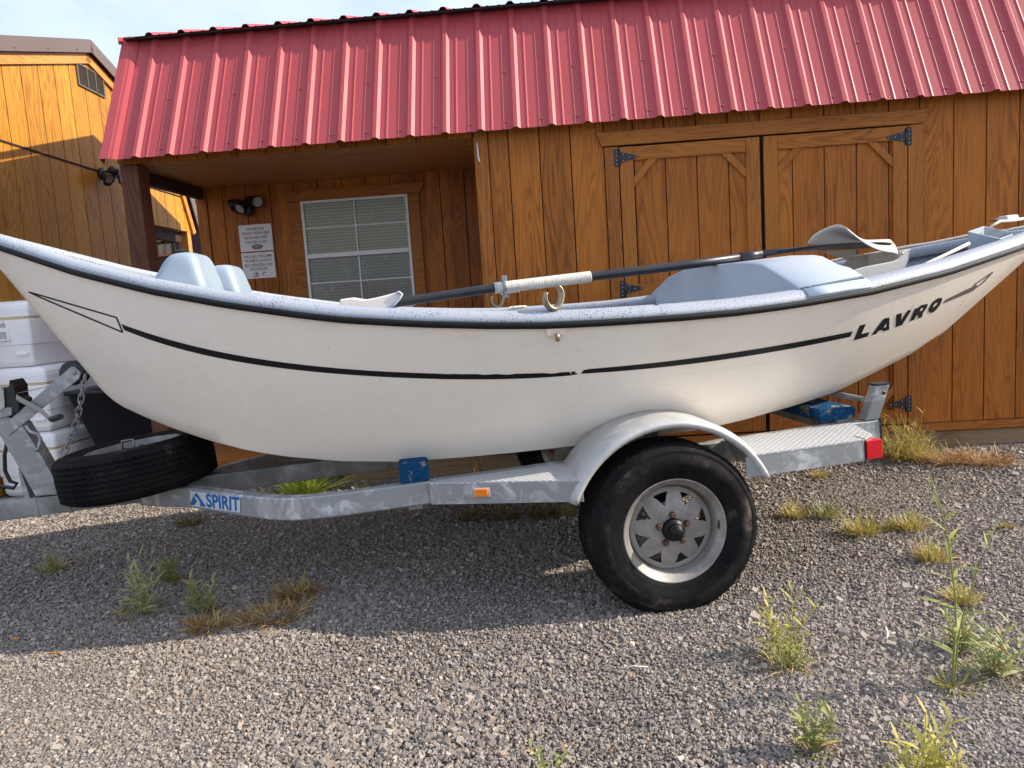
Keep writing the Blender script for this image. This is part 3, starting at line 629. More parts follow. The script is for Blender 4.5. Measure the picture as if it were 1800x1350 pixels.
# ------------------------------------------------------------------ golden shed on the left
AX, AY, AD = -4.078, 5.670, math.radians(93.51)
ad = np.array([math.cos(AD), math.sin(AD), 0]); an = np.array([math.sin(AD), -math.cos(AD), 0])    # an faces the yard
def LW(y, z, o=0.): t_ = (y-AY)/ad[1]; p = np.array([AX, AY, 0])+ad*t_+an*o; return (p[0], p[1], z)
g2 = gz(-4, 5)
left = thing('wooden_shed', 'golden stained plywood shed with brown metal roof, left of the red roofed shed', 'shed', LW(6.914, g2, -1.5))
def left_shed():
    Yc, zp, yb, zb, ye, ze = 6.914, 3.815, 1.63, 3.31, 2.08, 2.34
    prof = [(Yc-ye, ze), (Yc-yb, zb), (Yc, zp), (Yc+yb, zb), (Yc+ye, ze)]
    def top(y):
        for (a, za), (b, zb_) in zip(prof[:-1], prof[1:]):
            if a <= y <= b: return za+(zb_-za)*(y-a)/(b-a)
        return ze
    u0 = LW(0, 0)
    gy = [AY+(6-6)/1. for _ in ()]
    ys = [5.67+.2347*j*math.sin(AD) for j in range(-4, 15)]
    ys = [y for y in ys if Yc-ye < y < Yc+ye]; ys = [Yc-ye]+ys+[Yc+ye]
    mb = MB(); SE = 1.2328*1.155+1.24
    for a, b in zip(ys[:-1], ys[1:]):
        lo = g2+.02 if b < 7.62 else 2.265
        cuts = sorted([q for q in (Yc-yb, Yc, Yc+yb) if a < q < b]); pts = [a+.005]+cuts+[b-.005]
        for o0, z_lo, z_hi in ((0., lo, SE-.006), (.004, SE+.006, None)):
            poly = [LW(pts[0], z_lo, o0), LW(pts[-1], z_lo, o0)]
            for q in reversed(pts): poly.append(LW(q, max((top(q)-.02) if z_hi is None else min(z_hi, top(q)-.02), z_lo+.01), o0))
            mb.prism(poly, -an*.012)
    mb.m = 1; mb.prism([LW(Yc-ye+.01, g2+.02, -.009), LW(7.60, g2+.02, -.009), LW(7.60, 2.275, -.009), LW(Yc+ye-.01, 2.275, -.009), LW(Yc+ye-.01, ze, -.009), LW(Yc+yb, zb-.03, -.009), LW(Yc, zp-.03, -.009), LW(Yc-yb, zb-.03, -.009), LW(Yc-ye+.01, ze, -.009)], -an*.01)
    mb.build('gable_wall', [M_SID2, M_GAP], left, bevel=.002, seg=1)
    # side wall facing the camera, returns away from the gable
    mb = MB()
    for i in range(0, 18): a = np.array(LW(Yc-ye, g2+.02, -.02)); b = a-an*.2032*i; mb.add([b, b-an*.196, b-an*.196+[0, 0, 2.2], b+[0, 0, 2.2]], [(0, 1, 2, 3)])
    mb.build('side_wall', M_SID2, left); mb = MB()
    for i in range(0, 18): a = np.array(LW(Yc+ye, g2+.02, -1.3)); b = a-an*.2032*i; mb.add([b, b-an*.203, b-an*.203+[0, 0, 2.2], b+[0, 0, 2.2]], [(0, 1, 2, 3)])
    mb.build('side_wall', M_SID2, left)
    # roof slabs (brown)
    for k, ((a, za), (b, zb_)) in enumerate(zip(prof[:-1], prof[1:])):
        d = np.array([b-a, zb_-za]); d = d/np.linalg.norm(d); nn = np.array([-d[1], d[0]])
        e = .035
        q0, q1 = np.array([a, za])-d*(e if k in (0,) else 0), np.array([b, zb_])+d*(e if k == 3 else 0)
        mb = MB(); mb.prism([LW(*q0, .06), LW(*q1, .06), LW(*(q1+nn*.03), .06), LW(*(q0+nn*.03), .06)], -an*6.2); mb.build('roof', M_BRN, left)
        mb = MB(); mb.prism([LW(*(q0+nn*.036), .062), LW(*(q1+nn*.036), .062), LW(*(q1-nn*.075), .062), LW(*(q0-nn*.075), .062)], an*.012)
        mb.prism([LW(*(q0+nn*.036), .072), LW(*(q1+nn*.036), .072), LW(*(q1+nn*.031), .072), LW(*(q0+nn*.031), .072)], -an*.16)
        mb.m = 1
        for i in range(1, 4): c = q0+(q1-q0)*(i/3.6)-nn*.05; mb.lathe([(0, .006), (.006, .004), (.007, 0)], LW(*c, .074), an, (0, 0, 1), 8)
        mb.build('rake_trim', [M_BRN, M_BLK], left)
        mb = MB(); mb.prism([LW(*(q0-nn*.078), .03), LW(*(q1-nn*.078), .03), LW(*(q1-nn*.165), .03), LW(*(q0-nn*.165), .03)], -an*.024); mb.build('fascia', M_TG, left, bevel=.002)
    # seam flashing
    mb = MB(); mb.prism([LW(Yc-ye, SE-.008, .006), LW(Yc+ye-.10, SE-.008, .006), LW(Yc+ye-.10, SE+.008, .006), LW(Yc-ye, SE+.008, .006)], -an*.016); mb.build('flashing', M_GAP, left)
    # louvred vent
    m = mat('vent_brown', (.115, .09, .075), .5); va = (5.816*1.155, 6.209*1.155, 1.868*1.155+1.24, 2.043*1.155+1.24)
    mb = MB(); y0, y1, z0, z1 = va
    for a, b, c, d_ in ((y0, y0+.02, z0, z1), (y1-.02, y1, z0, z1), (y0+.02, y1-.02, z0, z0+.012), (y0+.02, y1-.02, z1-.012, z1), (y0+(y1-y0)*.35, y0+(y1-y0)*.35+.012, z0, z1), (y0+(y1-y0)*.66, y0+(y1-y0)*.66+.012, z0, z1)): mb.prism([LW(a, c, .02), LW(b, c, .02), LW(b, d_, .02), LW(a, d_, .02)], -an*.012)
    for i in range(15):
        z = z0+.014+i*(z1-z0-.03)/14; mb.prism([LW(y0+.02, z, .018), LW(y1-.02, z, .018), LW(y1-.02, z+.0095, .010), LW(y0+.02, z+.0095, .010)], -an*.0015)
    mb.m = 1; mb.prism([LW(y0+.01, z0+.01, .008), LW(y1-.01, z0+.01, .008), LW(y1-.01, z1-.01, .008), LW(y0+.01, z1-.01, .008)], -an*.001)
    mb.build('vent', [m, M_GAP], left)
    # corner porch: header, post
    mb = MB(); mb.prism([LW(7.60, 2.14, -.07), LW(8.73, 2.14, -.07), LW(8.73, 2.262, -.07), LW(7.60, 2.262, -.07)], -an*.09); mb.build('porch_header', M_HDR, left)  # header coloured near black to stand for the shadowed porch interior
    mb = MB(); mb.prism([LW(8.74, g2, 0.), LW(8.84, g2, 0.), LW(8.84, 2.262, 0.), LW(8.74, 2.262, 0.)], -an*.10); mb.build('porch_post', M_TG, left, bevel=.003)
    mb = MB(); mb.prism([LW(7.58, g2, -.02), LW(7.60, g2, -.02), LW(7.60, 2.26, -.02), LW(7.58, 2.26, -.02)], -an*1.4); mb.build('porch_wall', M_SID2, left)
    mb = MB(); mb.prism([LW(7.60, 2.29, -.03), LW(8.93, 2.29, -.03), LW(8.93, 2.30, -.03), LW(7.60, 2.30, -.03)], -an*3.0); mb.build('porch_ceiling', M_OSB, left)
left_shed()
P = w_ = None
def on_left(x, y):
    d = ray(x, y); o = np.array([AX, AY, 0]); t_ = ((o-CP)@an)/(d@an); return CP+d*t_
lc = on_left(176, 306)+an*.01
ll = thing('flood_light', 'grey and black flood light with camera on the golden shed wall', 'light', lc)
flood_light(ll, lc, an, ad, [((-.10, .11, -.06), (-.5, .9, -.7)), ((.02, .10, .02), (.2, .7, .4))])
mb = MB(); c = lc+an*.13+ad*.07-np.array([0, 0, .03]); mb.prism([c+np.array([0, 0, z])+ad*y for y, z in ((-.045, .075), (.03, .075), (.05, -.06), (-.02, -.06))], an*.02)
mb.tube([c+an*.01+ad*.02+np.array([0, 0, -.04]), c+an*.03+ad*.07+np.array([0, 0, -.11])], [.02, .03], 10); mb.build('camera_body', M_BLK, ll)

# ------------------------------------------------------------------ what shows beyond the porch gap
def far_house():
    Y = 13.5; m1 = plastic('maroon_boards', (.055, .022, .020), .7, .3, 2); m2 = mat('pale_window', (.34, .40, .38), .15); m3 = wood('orange_sill', (.42, .19, .08), (.22, .08, .03), axis='X')
    r = thing('maroon_house', 'dark maroon house with pale windows seen through the porch gap', 'house', (-6, Y, gz(0, 9)))
    A = lambda x, y: at_y(x, y, Y)
    a, b = A(246, 470), A(352, 385)
    mb = MB(); mb.box((a[0]-4, Y, gz(0, 9)-.1), (b[0]+1.2, Y+4, 3.4)); mb.build('wall', m1, r)
    mb = MB(); mb.prism([(a[0]-4.4, Y-.5, 3.3), (a[0]-4.4, Y+2, 4.6), (a[0]-4.4, Y+4.5, 3.3)], (b[0]+1.6-a[0]+4.4, 0, 0)); mb.build('roof', M_BRN, r)
    for (x0, y0, x1, y1) in ((276, 413, 302, 424), (278, 427, 301, 446), (305, 411, 322, 419), (306, 424, 320, 441)):
        p, q = A(x0, y0), A(x1, y1); mb = MB(); e = .04
        for s_ in ((p[0]-e, p[2], q[0]+e, p[2]+e), (p[0]-e, q[2]-e, q[0]+e, q[2]), (p[0]-e, q[2], p[0], p[2]), (q[0], q[2], q[0]+e, p[2]), ((p[0]+q[0])/2-.03, q[2], (p[0]+q[0])/2+.03, p[2])): mb.box((s_[0], Y-.05, s_[1]), (s_[2], Y-.001, s_[3]))
        w = mb.build('window', m3 if y0 > 425 else m1, r); mb = MB(); mb.box((p[0], Y-.02, q[2]), (q[0], Y-.003, p[2])); mb.build('pane', m2, w)
far_house()
def bush(px, py, Y, r, label, n=900):
    c = at_y(px, py, Y); z0 = gz(c[0], min(c[1], 6.5)); mb = MB(); rnd = random.Random(4)
    for i in range(n):
        a, b = rnd.random()*6.283, math.acos(1-1.9*rnd.random()); q = .55+.5*rnd.random(); q *= 1+.25*math.sin(a*3+b*4)
        p = np.array([c[0]+r[0]*q*math.sin(b)*math.cos(a), c[1]+r[1]*q*math.sin(b)*math.sin(a), z0+r[2]*(.25+.75*q*max(0, math.cos(b)))])
        d = np.array([rnd.gauss(0, 1), rnd.gauss(0, 1), rnd.gauss(.8, .6)]); d /= np.linalg.norm(d); e = np.cross(d, [rnd.gauss(0, 1), rnd.gauss(0, 1), .2]); e /= np.linalg.norm(e); L_ = .07+.07*rnd.random()
        mb.add([p, p+d*L_*.5+e*.012, p+d*L_, p+d*L_*.5-e*.012], [(0, 1, 2, 3)])
    for i in range(8): a = rnd.random()*6.28; mb.tube([(c[0], c[1], z0), (c[0]+r[0]*.4*math.cos(a), c[1]+r[1]*.4*math.sin(a), z0+r[2]*.7)], .01, 5)
    return mb.build('sagebrush', M_SAGE, label=label, cat='bush', fix=False)
def leafmat(name, a, b, trans=.25):
    m = mat(name, a, .6, spec=.25); t = NT(m); d = t.noise(t.coord(), 18, 3, .6); t.col(t.ramp(d, [(.3, a), (.7, b)]))
    tr = t.n('ShaderNodeBsdfTranslucent'); mxs = t.n('ShaderNodeMixShader'); mxs.inputs[0].default_value = trans
    t.l(t.ramp(d, [(.3, a), (.7, b)]), tr.inputs[0]); o = t.t.nodes['Material Output']
    t.l(t.b.outputs[0], mxs.inputs[1]); t.l(tr.outputs[0], mxs.inputs[2]); t.l(mxs.outputs[0], o.inputs[0]); return m
M_SAGE = leafmat('sage_leaf', (.20, .22, .10), (.32, .32, .17))
bush(272, 470, 10.5, (.55, .5, .75), 'pale green sagebrush seen through the porch gap beyond the sheds')
# ------------------------------------------------------------------ boat trailer
NC = .985
def TR(p): return l2w(p)
trailer = thing('boat_trailer', 'galvanized single-axle boat trailer carrying the white boat', 'trailer', mw=Matrix.Translation(Vector(TO.tolist())) @ Matrix([[TM[j][i] for j in range(3)] for i in range(3)]).to_4x4())
def mir(P, far): return [(p[0], (2*NC-p[1]) if far else p[1], p[2]) for p in P]
def arcpts(c, r, a0, a1, n): return [(c[0]+r*math.cos(a), c[1]+r*math.sin(a)) for a in np.linspace(math.radians(a0), math.radians(a1), n)]

def wheel_parts(c, ax, ex, root, far=False, seed=0, hub=True, spare=False):
    """c: centre of the outer rim face, ax: unit vector pointing inwards (world), ex: a radial unit vector"""
    c, ax, ex = [np.asarray(q, float) for q in (c, ax, ex)]; ey = np.cross(ax, ex)
    R = .341
    # tyre: sidewall profile from rim lip round to the inner rim lip, closed
    pr = [(.200, .012), (.206, -.002), (.222, -.010), (.236, -.0125), (.238, -.0145), (.262, -.0165), (.268, -.0185), (.286, -.017), (.301, -.012), (.3085, -.0085), (.311, -.0095), (.320, -.004), (.329, .004), (.3345, .012)]
    tread = []
    xs = np.linspace(.014, .178, 41)
    for i, o in enumerate(xs):
        g = i % 6 in (2, 3); tread.append((R-.0028*abs(o-.096)/.08-(.007 if g else 0), o))
    back = [(.3345, .180), (.320, .192), (.29, .204), (.26, .206), (.23, .200), (.206, .190), (.200, .178)]
    prof = pr+tread+back+[(.195, .095)]
    mb = MB(); n = 120; m = len(prof); vs = []
    for k in range(n):
        a = 2*math.pi*k/n
        for i, (r, o) in enumerate(prof):
            oo = o
            if len(pr) <= i < len(pr)+41: oo = o+.0034*(1 if k % 2 else -1)
            if 9 <= i <= 13: oo = o+(.0012 if k % 2 else -.0012); 
            d = math.cos(a)*ex+math.sin(a)*ey; vs.append(c+r*d+oo*ax)
    fs = []; 
    for k in range(n):
        k2 = (k+1) % n
        for i in range(m):
            j = (i+1) % m; fs.append((k*m+i, k2*m+i, k2*m+j, k*m+j))
    mb.add(vs, fs, True)
    for q in range(len(mb.mi)):
        i = q % m; mb.mi[q] = 1 if (4 < i < 9) else 0
        if len(pr)-1 <= i <= len(pr)+41: mb.sm[q] = False
    # radial hair lines on the sidewall
    for k in range(28):
        a = 2*math.pi*k/28+.06; d = math.cos(a)*ex+math.sin(a)*ey; e = -math.sin(a)*ex+math.cos(a)*ey
        mb.m = 1; mb.add([c+d*.226-ax*.0128-e*.0009, c+d*.226-ax*.0128+e*.0009, c+d*.262-ax*.0172+e*.0009, c+d*.262-ax*.0172-e*.0009], [(0, 1, 2, 3)], False)
    ty = mb.build('tyre', [M_TYR, M_TYRD], root)
    # rim barrel
    mb = MB(); mb.lathe([(.200, .018), (.2065, .008), (.2075, .000), (.2045, -.004), (.199, -.001), (.195, .006), (.186, .012), (.177, .020), (.174, .030), (.1745, .050), (.168, .058), (.160, .064), (.160, .150), (.186, .172), (.204, .184)], c, ax, ex, 72)
    rim = mb.build('rim', M_GLD if spare else M_RIM, root)
    # disc with eight triangular windows
    bm = bmesh.new(); dz = .046
    def pt(r, a, o): d = math.cos(a)*ex+math.sin(a)*ey; return c+r*d+o*ax
    N = 8; NA = 384
    def off(r):
        if r > .150: return .052
        if r < .072: return .028
        t_ = (r-.072)/(.078); return .030+.020*t_**1.3
    mb = MB(); rings = [.0335, .05, .066, .072, .078, .086, .092]+[.096+.0035*q for q in range(15)]+[.152, .158, .166]; vs = []; idx = {}
    for i, r in enumerate(rings):
        for k in range(NA): idx[i, k] = len(vs); vs.append(pt(r, 2*math.pi*k/NA+.16, off(r)))
    fs = []
    for i in range(len(rings)-1):
        rm = (rings[i]+rings[i+1])/2
        for k in range(NA):
            ph = ((k+.5) % 48)-24.
            if 0.0965 <= rm <= .1445:
                hw = 1.0+(rm-.0965)/.048*12.2
                if abs(ph) < hw: continue
            k2 = (k+1) % NA; fs.append((idx[i, k], idx[i, k2], idx[i+1, k2], idx[i+1, k]))
    mb.add(vs, fs, True); d = mb.build('disc', M_GLD if spare else M_RIM, rim)
    so = d.modifiers.new('thick', 'SOLIDIFY'); so.thickness = .004; so.offset = 0
    if hub:
        mb = MB(); mb.lathe([(0, -.034), (.016, -.034), (.0225, -.030), (.0235, -.018), (.028, -.016), (.031, -.006), (.0335, .004), (.042, .006), (.0445, .022), (.0445, .05)], c, ax, ex, 28); mb.build('hub_cap', plastic('greasy_hub', (.008, .0075, .0075), .45, .4, 40, .25), rim)
    for k in range(5):
        a = 2*math.pi*k/5+.95; p = pt(.0585, a, .028)
        mb = MB(); mb.lathe([(0, -.020), (.009, -.020), (.013, -.014), (.014, 0), (.014, .002)], p, ax, ex, 6, smooth=False)
        mb.build('lug_nut', M_RUST, rim)
    mb = MB(); p = pt(.183, .10, .02); mb.tube([p+ax*.014, p-ax*.002, p-ax*.006-ey*.03], [.006, .006, .004], 8); mb.build('valve_stem', M_BLK, rim)

wheel_root = trailer
def on_trailer_wheels():
    for far in (False, True):
        e = bpy.data.objects.new('wheel', None); COL.objects.link(e); e.parent = trailer; WORLD[e.name] = WORLD[trailer.name]
        c = TR((0, 0, 0)) if not far else TR((0, 2*NC, 0))
        ax = Tn if not far else -Tn
        wheel_parts(c, ax, Tt if not far else -Tt, e, far)
on_trailer_wheels()

def frame():
    near = [(-2.25, NC-.036), (-1.965, .765), (-1.715, .52), (-1.63, .442), (-1.565, .385), (-1.51, .346), (-1.455, .318), (-1.40, .301), (-1.34, .291), (-1.27, .285), (-1.20, .283), (-1.166, .283), (-.889, .283), (1.065, .300)]
    for far in (False, True):
        mb = MB(True); k0, k1 = .160, .252; rings = []
        for i, (s, n) in enumerate(near):
            a = near[max(i-1, 0)]; b = near[min(i+1, len(near)-1)]; d = np.array([b[0]-a[0], b[1]-a[1]]); d /= np.linalg.norm(d); nn = np.array([-d[1], d[0]]); p = np.array([s, n])
            q = p+nn*.052
            rings.append(mir([(p[0], p[1], k0+.006), (p[0]+nn[0]*.006, p[1]+nn[1]*.006, k0), (q[0], q[1], k0), (q[0], q[1], k1), (p[0]+nn[0]*.007, p[1]+nn[1]*.007, k1), (p[0]+nn[0]*.001, p[1]+nn[1]*.001, k1-.006)], far))
        mb.loft(rings); ro = mb.build('side_rail', M_GLV, trailer); es = ro.modifiers.new('edge', 'EDGE_SPLIT'); es.split_angle = math.radians(32)
        mb = MB(True); mb.prism(mir([(1.0655, .297, .157), (1.0655, .355, .157), (1.0655, .355, .255), (1.0655, .297, .255)], far), (.007, 0, 0)); mb.build('rail_end_cap', M_BLK, trailer)
    mb = MB(True); mb.box((-3.6, NC-.04, .176), (-1.0, NC+.04, .262)); mb.build('tongue', M_GLD, trailer, bevel=.005)
    for s in (-2.70, -2.56, -2.245): mb = MB(True); mb.box((s, NC-.0425, .171), (s+.012, NC+.0425, .2655)); mb.build('tongue_clamp', M_GLD, trailer, bevel=.002)
    for s, k0, k1 in ((-1.0, .13, .160), (.16, .10, .159)): mb = MB(True); mb.box((s, .34, k0), (s+.06, 2*NC-.34, k1)); mb.build('crossmember', M_GLD, trailer, bevel=.003)
    mb = MB(True); mb.box((.90, .358, .20), (.985, 2*NC-.358, .262)); mb.build('crossmember', M_GLD, trailer, bevel=.003)
    mb = MB(True); mb.tube([(0, .10, 0), (0, 2*NC-.10, 0)], .024, 14); mb.build('axle', M_GLD, trailer)
    for far in (False, True):
        mb = MB(True); 
        for i, kk in enumerate((.05, .07, .09)): mb.tube(mir([(-.32+i*.05, .31, kk+.06), (-.15, .31, kk-.01), (0, .31, kk-.025), (.15, .31, kk-.01), (.32-i*.05, .31, kk+.06)], far), .012, 6)
        mb.build('leaf_spring', M_BLK, trailer)
    mb = MB(True); mb.box((-.9, NC-.03, .165), (.9, NC+.03, .172)); 
    # cross bunks, carpeted
    for (s0, s1, k0, k1, n0) in ((-1.02, -.90, .2535, .332, .302), (.82, .985, .262, .315, .352)):
        mb = MB(True); rnd = random.Random(2); rings = []
        for n in np.linspace(n0, 2*NC-n0, 28):
            j = lambda: rnd.uniform(-.0025, .0025)
            P = rrect((s0+s1)/2, (k0+k1)/2, (s1-s0)/2, (k1-k0)/2, .014, 3); rings.append([(a+j(), n, b+j()) for a, b in P])
        mb.loft(rings); mb.build('bunk', M_CRP, trailer)
    mb = MB(True)
    rnd = random.Random(9)
    for i in range(70):
        s, n, k = .79+rnd.random()*.19, .35+rnd.random()*.55, .326
        if rnd.random() < .4: n = .344; k = .29+rnd.random()*.03
        p = np.array([s, n, k]); d = np.array([rnd.gauss(0, .6), rnd.gauss(-.3, .6), rnd.random()*.8]); d /= np.linalg.norm(d); mb.tube([p, p+d*.012, p+d*.022+np.array([rnd.gauss(0, .006), 0, -.004])], .0006, 3)
    mb.build('frayed_threads', M_CRP, trailer, kind='stuff')
    for far in (False, True):
        mb = MB(True); b = on_n(1533, 742, .305); a = on_n(1547, 676, .305); b = np.array([b[0], .305, .254]); a = np.array([a[0], .285, a[2]])
        A = [b+np.array(q) for q in ((-.031, -.004, 0), (.031, -.004, 0), (.031, .052, 0), (-.031, .052, 0))]; B = [a+np.array(q) for q in ((-.031, -.004, 0), (.031, -.004, 0), (.031, .052, 0), (-.031, .052, 0))]
        mb.loft([mir(A, far), mir(B, far)], smooth=False); mb.build('guide_post', M_GLV, trailer, bevel=.004)
        mb = MB(True); C = [a+np.array(q) for q in ((-.033, -.006, .001), (.033, -.006, .001), (.033, .054, .001), (-.033, .054, .001))]; mb.prism(mir(C, far), (0, 0, .007)); c = a+(b-a)*.22+np.array([.012, -.0062, 0]); q = mir([c], far)[0]; mb.lathe([(0, 0), (.0085, .0), (.0085, .002)], q, (0, 1, 0) if False else (0, 1., 0), (1, 0, 0), 14); mb.build('post_cap', M_BLK, trailer)
    mb = MB(True); mb.tube([(1.035, .36, .335), (1.035, 2*NC-.36, .335)], .013, 10); mb.build('roller_bar', M_GLD, trailer)
frame()

def fenders():
    for far in (False, True):
        # rear step
        mb = MB(True); P = [(.34, -.004), (.79, -.004), (.866, .055), (.93, .300), (.34, .300)]
        mb.prism(mir([(a, b, .250) for a, b in P], far), (0, 0, .006)); mb.build('step_plate', M_TRD, trailer)
        mb = MB(True); mb.prism(mir([(.30, -.003, .170), (.79, -.003, .170), (.79, -.003, .2495), (.30, -.003, .2495)], far), mir([(0, .004, 0)], False)[0] if not far else (0, -.004, 0)); mb.build('step_side', M_GLV, trailer)
        # front step, tapering towards the rail
        mb = MB(True); P = [(-.900, .262), (-.345, -.004), (-.32, .298), (-.89, .298)]; mb.prism(mir([(a, b, .246) for a, b in P], far), (0, 0, .006)); mb.build('step_plate', M_TRD, trailer)
        mb = MB(True); mb.prism(mir([(-.906, .258, .165), (-.345, -.004, .168), (-.345, -.004, .2455), (-.906, .258, .2455)], far), (0.002, .004 if not far else -.004, 0)); mb.build('step_side', M_GLV, trailer)
        # fender: rolled arch, flat top, lip turned down
        mb = MB(True); rings = []; n_ = 40
        for a in np.linspace(math.radians(157), math.radians(22.5), n_):
            fl = .434
            if a > math.radians(150) or a < math.radians(30): pass
            pr_ = [(-.000, -.026), (-.009, -.018), (-.012, -.008), (-.008, .0), (.006, .008), (.03, .013), (.28, .013), (.286, .006), (.28, .009), (.03, .009), (.008, .004), (-.004, -.003), (-.007, -.010), (-.004, -.017), (.003, -.024)]
            c_, s_ = math.cos(a), math.sin(a); rings.append(mir([((fl-.01+h)*c_, nn, (fl-.01+h)*s_) for nn, h in pr_], far))
        mb.loft(rings); mb.build('fender', M_GLF, trailer)
        mb = MB(True); mb.prism(mir([(-.03, .17, .31), (.02, .17, .31), (.02, .17, .428), (-.03, .17, .428)], far), (0, .02 if not far else -.02, 0)); mb.build('fender_bracket', M_BLK, trailer)
        # lamps
        mb = MB(True); mb.prism(mir([(.7905, -.002, .175), (.800, -.002, .175), (.800, -.002, .257), (.7905, -.002, .257)], far), (0, .075 if not far else -.075, 0)); l = mb.build('tail_light', M_BLK, trailer, bevel=.003)
        mb = MB(True); mb.prism(mir([(.8005, -.006, .174), (.866, -.006, .174), (.866, -.006, .2475), (.8005, -.006, .2475)], far), (0, .035 if not far else -.035, 0)); mb.build('lens', M_REDL, l, bevel=.002)
        d = np.array([.561, -.262]); d /= np.linalg.norm(d); p = np.array([-.704, .164]); nn = np.array([d[1], -d[0]])
        if nn[1] > 0: nn = -nn
        q = lambda u_, k, o: (p[0]+d[0]*u_+nn[0]*o, p[1]+d[1]*u_+nn[1]*o, k)
        mb = MB(True); mb.prism(mir([q(-.034, .196, .002), q(.034, .196, .002), q(.034, .231, .002), q(-.034, .231, .002)], far), mir([(nn[0]*.006, nn[1]*.006, 0)], False)[0] if not far else (nn[0]*.006, -nn[1]*.006, 0)); l = mb.build('marker_light', M_WHT, trailer)
        mb = MB(True); mb.prism(mir([q(-.029, .199, .0085), q(.029, .199, .0085), q(.027, .229, .0085), q(-.027, .229, .0085)], far), mir([(nn[0]*.012, nn[1]*.012, 0)], False)[0] if not far else (nn[0]*.012, -nn[1]*.012, 0)); mb.build('lens', M_AMB, l, bevel=.003)
fenders()

def winch_post():
    n0, n1 = NC-.045, NC+.045
    L_ = lambda x, y: tuple(on_n(x, y, n0))
    def pr(pts, name, m, a=n0, b=n1, bevel=.003):
        mb = MB(True); mb.prism([(on_n(x, y, a)) for x, y in pts], (0, b-a, 0)); return mb.build(name, m, trailer, bevel=bevel)
    pr([(112, 869), (62, 872), (-8, 752), (-8, 722), (38, 745)], 'winch_post', M_GLV)
    pr([(42, 880), (54, 880), (36, 826), (31, 822)], 'post_gusset', M_GLV, NC-.03, NC+.03)
    pr([(0, 752), (14, 767), (139, 666), (142, 655), (130, 644), (124, 645)], 'bow_stop_arm', M_GLV, NC-.052, NC-.044)
    pr([(0, 752), (14, 767), (139, 666), (142, 655), (130, 644), (124, 645)], 'bow_stop_arm', M_GLV, NC+.044, NC+.052)
    c = on_n(132, 655, NC); mb = MB(True); c = np.array([c[0], NC-.035, c[2]]); mb.lathe([(0, 0), (.05, 0), (.056, .006), (.050, .02), (.045, .035), (.050, .05), (.056, .064), (.05, .07), (0, .07)], c, (0, 1, 0), (1, 0, 0), 28); mb.build('bow_roller', M_BLK, trailer)
    mb = MB(True); b = on_n(131, 656, NC-.053); mb.lathe([(0, -.006), (.007, -.006), (.008, 0)], b, (0, 1, 0), (1, 0, 0), 10); mb.build('bolt', M_STEEL, trailer)
    # winch: side plates, drum, gear, crank
    pr([(-10, 730), (8, 716), (6, 684), (-10, 680)], 'winch_plate', plastic('worn_winch_paint', (.46, .44, .40), .5, .3, 12), NC-.07, NC-.065)
    pr([(-8, 735), (33, 724), (34, 705), (27, 700), (25, 680), (16, 668), (15, 680), (-8, 684)], 'winch_housing', M_BLK, NC-.06, NC+.06)
    pr([(-10, 738), (20, 730), (20, 716), (-10, 717)], 'winch_base', M_GLV, NC-.062, NC+.062)
    mb = MB(True); P = [(28, 698), (42, 706), (72, 722), (90, 738)]; mb.loft([[on_n(x, y+d_, q) for d_, q in ((-5, NC-.075), (5, NC-.075), (5, NC-.067), (-5, NC-.067))] for x, y in P], smooth=False); mb.build('crank_handle', M_STEEL, trailer, bevel=.002)
    mb = MB(True); mb.tube([on_n(90, 737, NC-.085), on_n(93, 736.5, NC-.11), on_n(107, 732, NC-.16)], [.012, .014, .013], 12); mb.build('crank_grip', M_BLK, trailer)
    # winch cable and bow chain
    mb = MB(True); mb.tube([on_n(8, 696, NC-.05), on_n(78, 681, NC-.05), on_n(120, 665, NC-.03)], .0022, 6); mb.build('winch_cable', M_STEEL, trailer)
    mb = MB(True); pts = [on_n(x, y, NC-.06) for x, y in ((150, 660), (147, 676), (144, 692), (141.5, 708), (138.5, 724), (133, 744), (126, 766), (117, 786), (109, 800))]
    acc = []; P = np.array(pts)
    for i in range(len(P)-1): acc += [P[i]+(P[i+1]-P[i])*t_ for t_ in np.linspace(0, 1, 4)[:-1]]
    acc.append(P[-1]); seglen = .031
    tot = np.cumsum([0]+[np.linalg.norm(acc[i+1]-acc[i]) for i in range(len(acc)-1)])
    nl = int(tot[-1]/seglen)
    for j in range(nl):
        g = lambda t_: np.array([np.interp(t_, tot, [a[k] for a in acc]) for k in range(3)])
        a, b = g(j*seglen), g((j+1)*seglen); d = (b-a)/np.linalg.norm(b-a); x = np.cross(d, (0, 1, 0)); x /= np.linalg.norm(x); y = np.cross(d, x); side = x if j % 2 else y
        mid = (a+b)/2; ring = [mid+d*(.012*np.sign(math.cos(q)) + .0115*math.cos(q))+side*.0115*math.sin(q) for q in np.linspace(0, 2*math.pi, 14, False)]
        mb.tube(ring+[ring[0]], .0032, 6, False)
    mb.build('safety_chain', M_STEEL, trailer)
    mb = MB(True); mb.tube([on_n(x, y, NC-.05) for x, y in ((45, 748), (52, 758), (66, 763), (71, 770), (68, 788), (62, 793))], .0075, 8); mb.build('grab_loop', M_GLV, trailer)
    mb = MB(True); mb.tube([on_n(x, y, NC+.05) for x, y in ((14, 768), (8, 800), (9, 828), (18, 846), (30, 850), (24, 858), (-6, 854), (-30, 862))], .009, 8); mb.build('wire_loom', M_BLK, trailer)
    mb = MB(True); mb.tube([on_n(x, y, NC-.05) for x, y in ((88, 824), (93, 820), (96, 828), (94, 840))], .004, 6); mb.build('clip', M_STEEL, trailer)
winch_post()

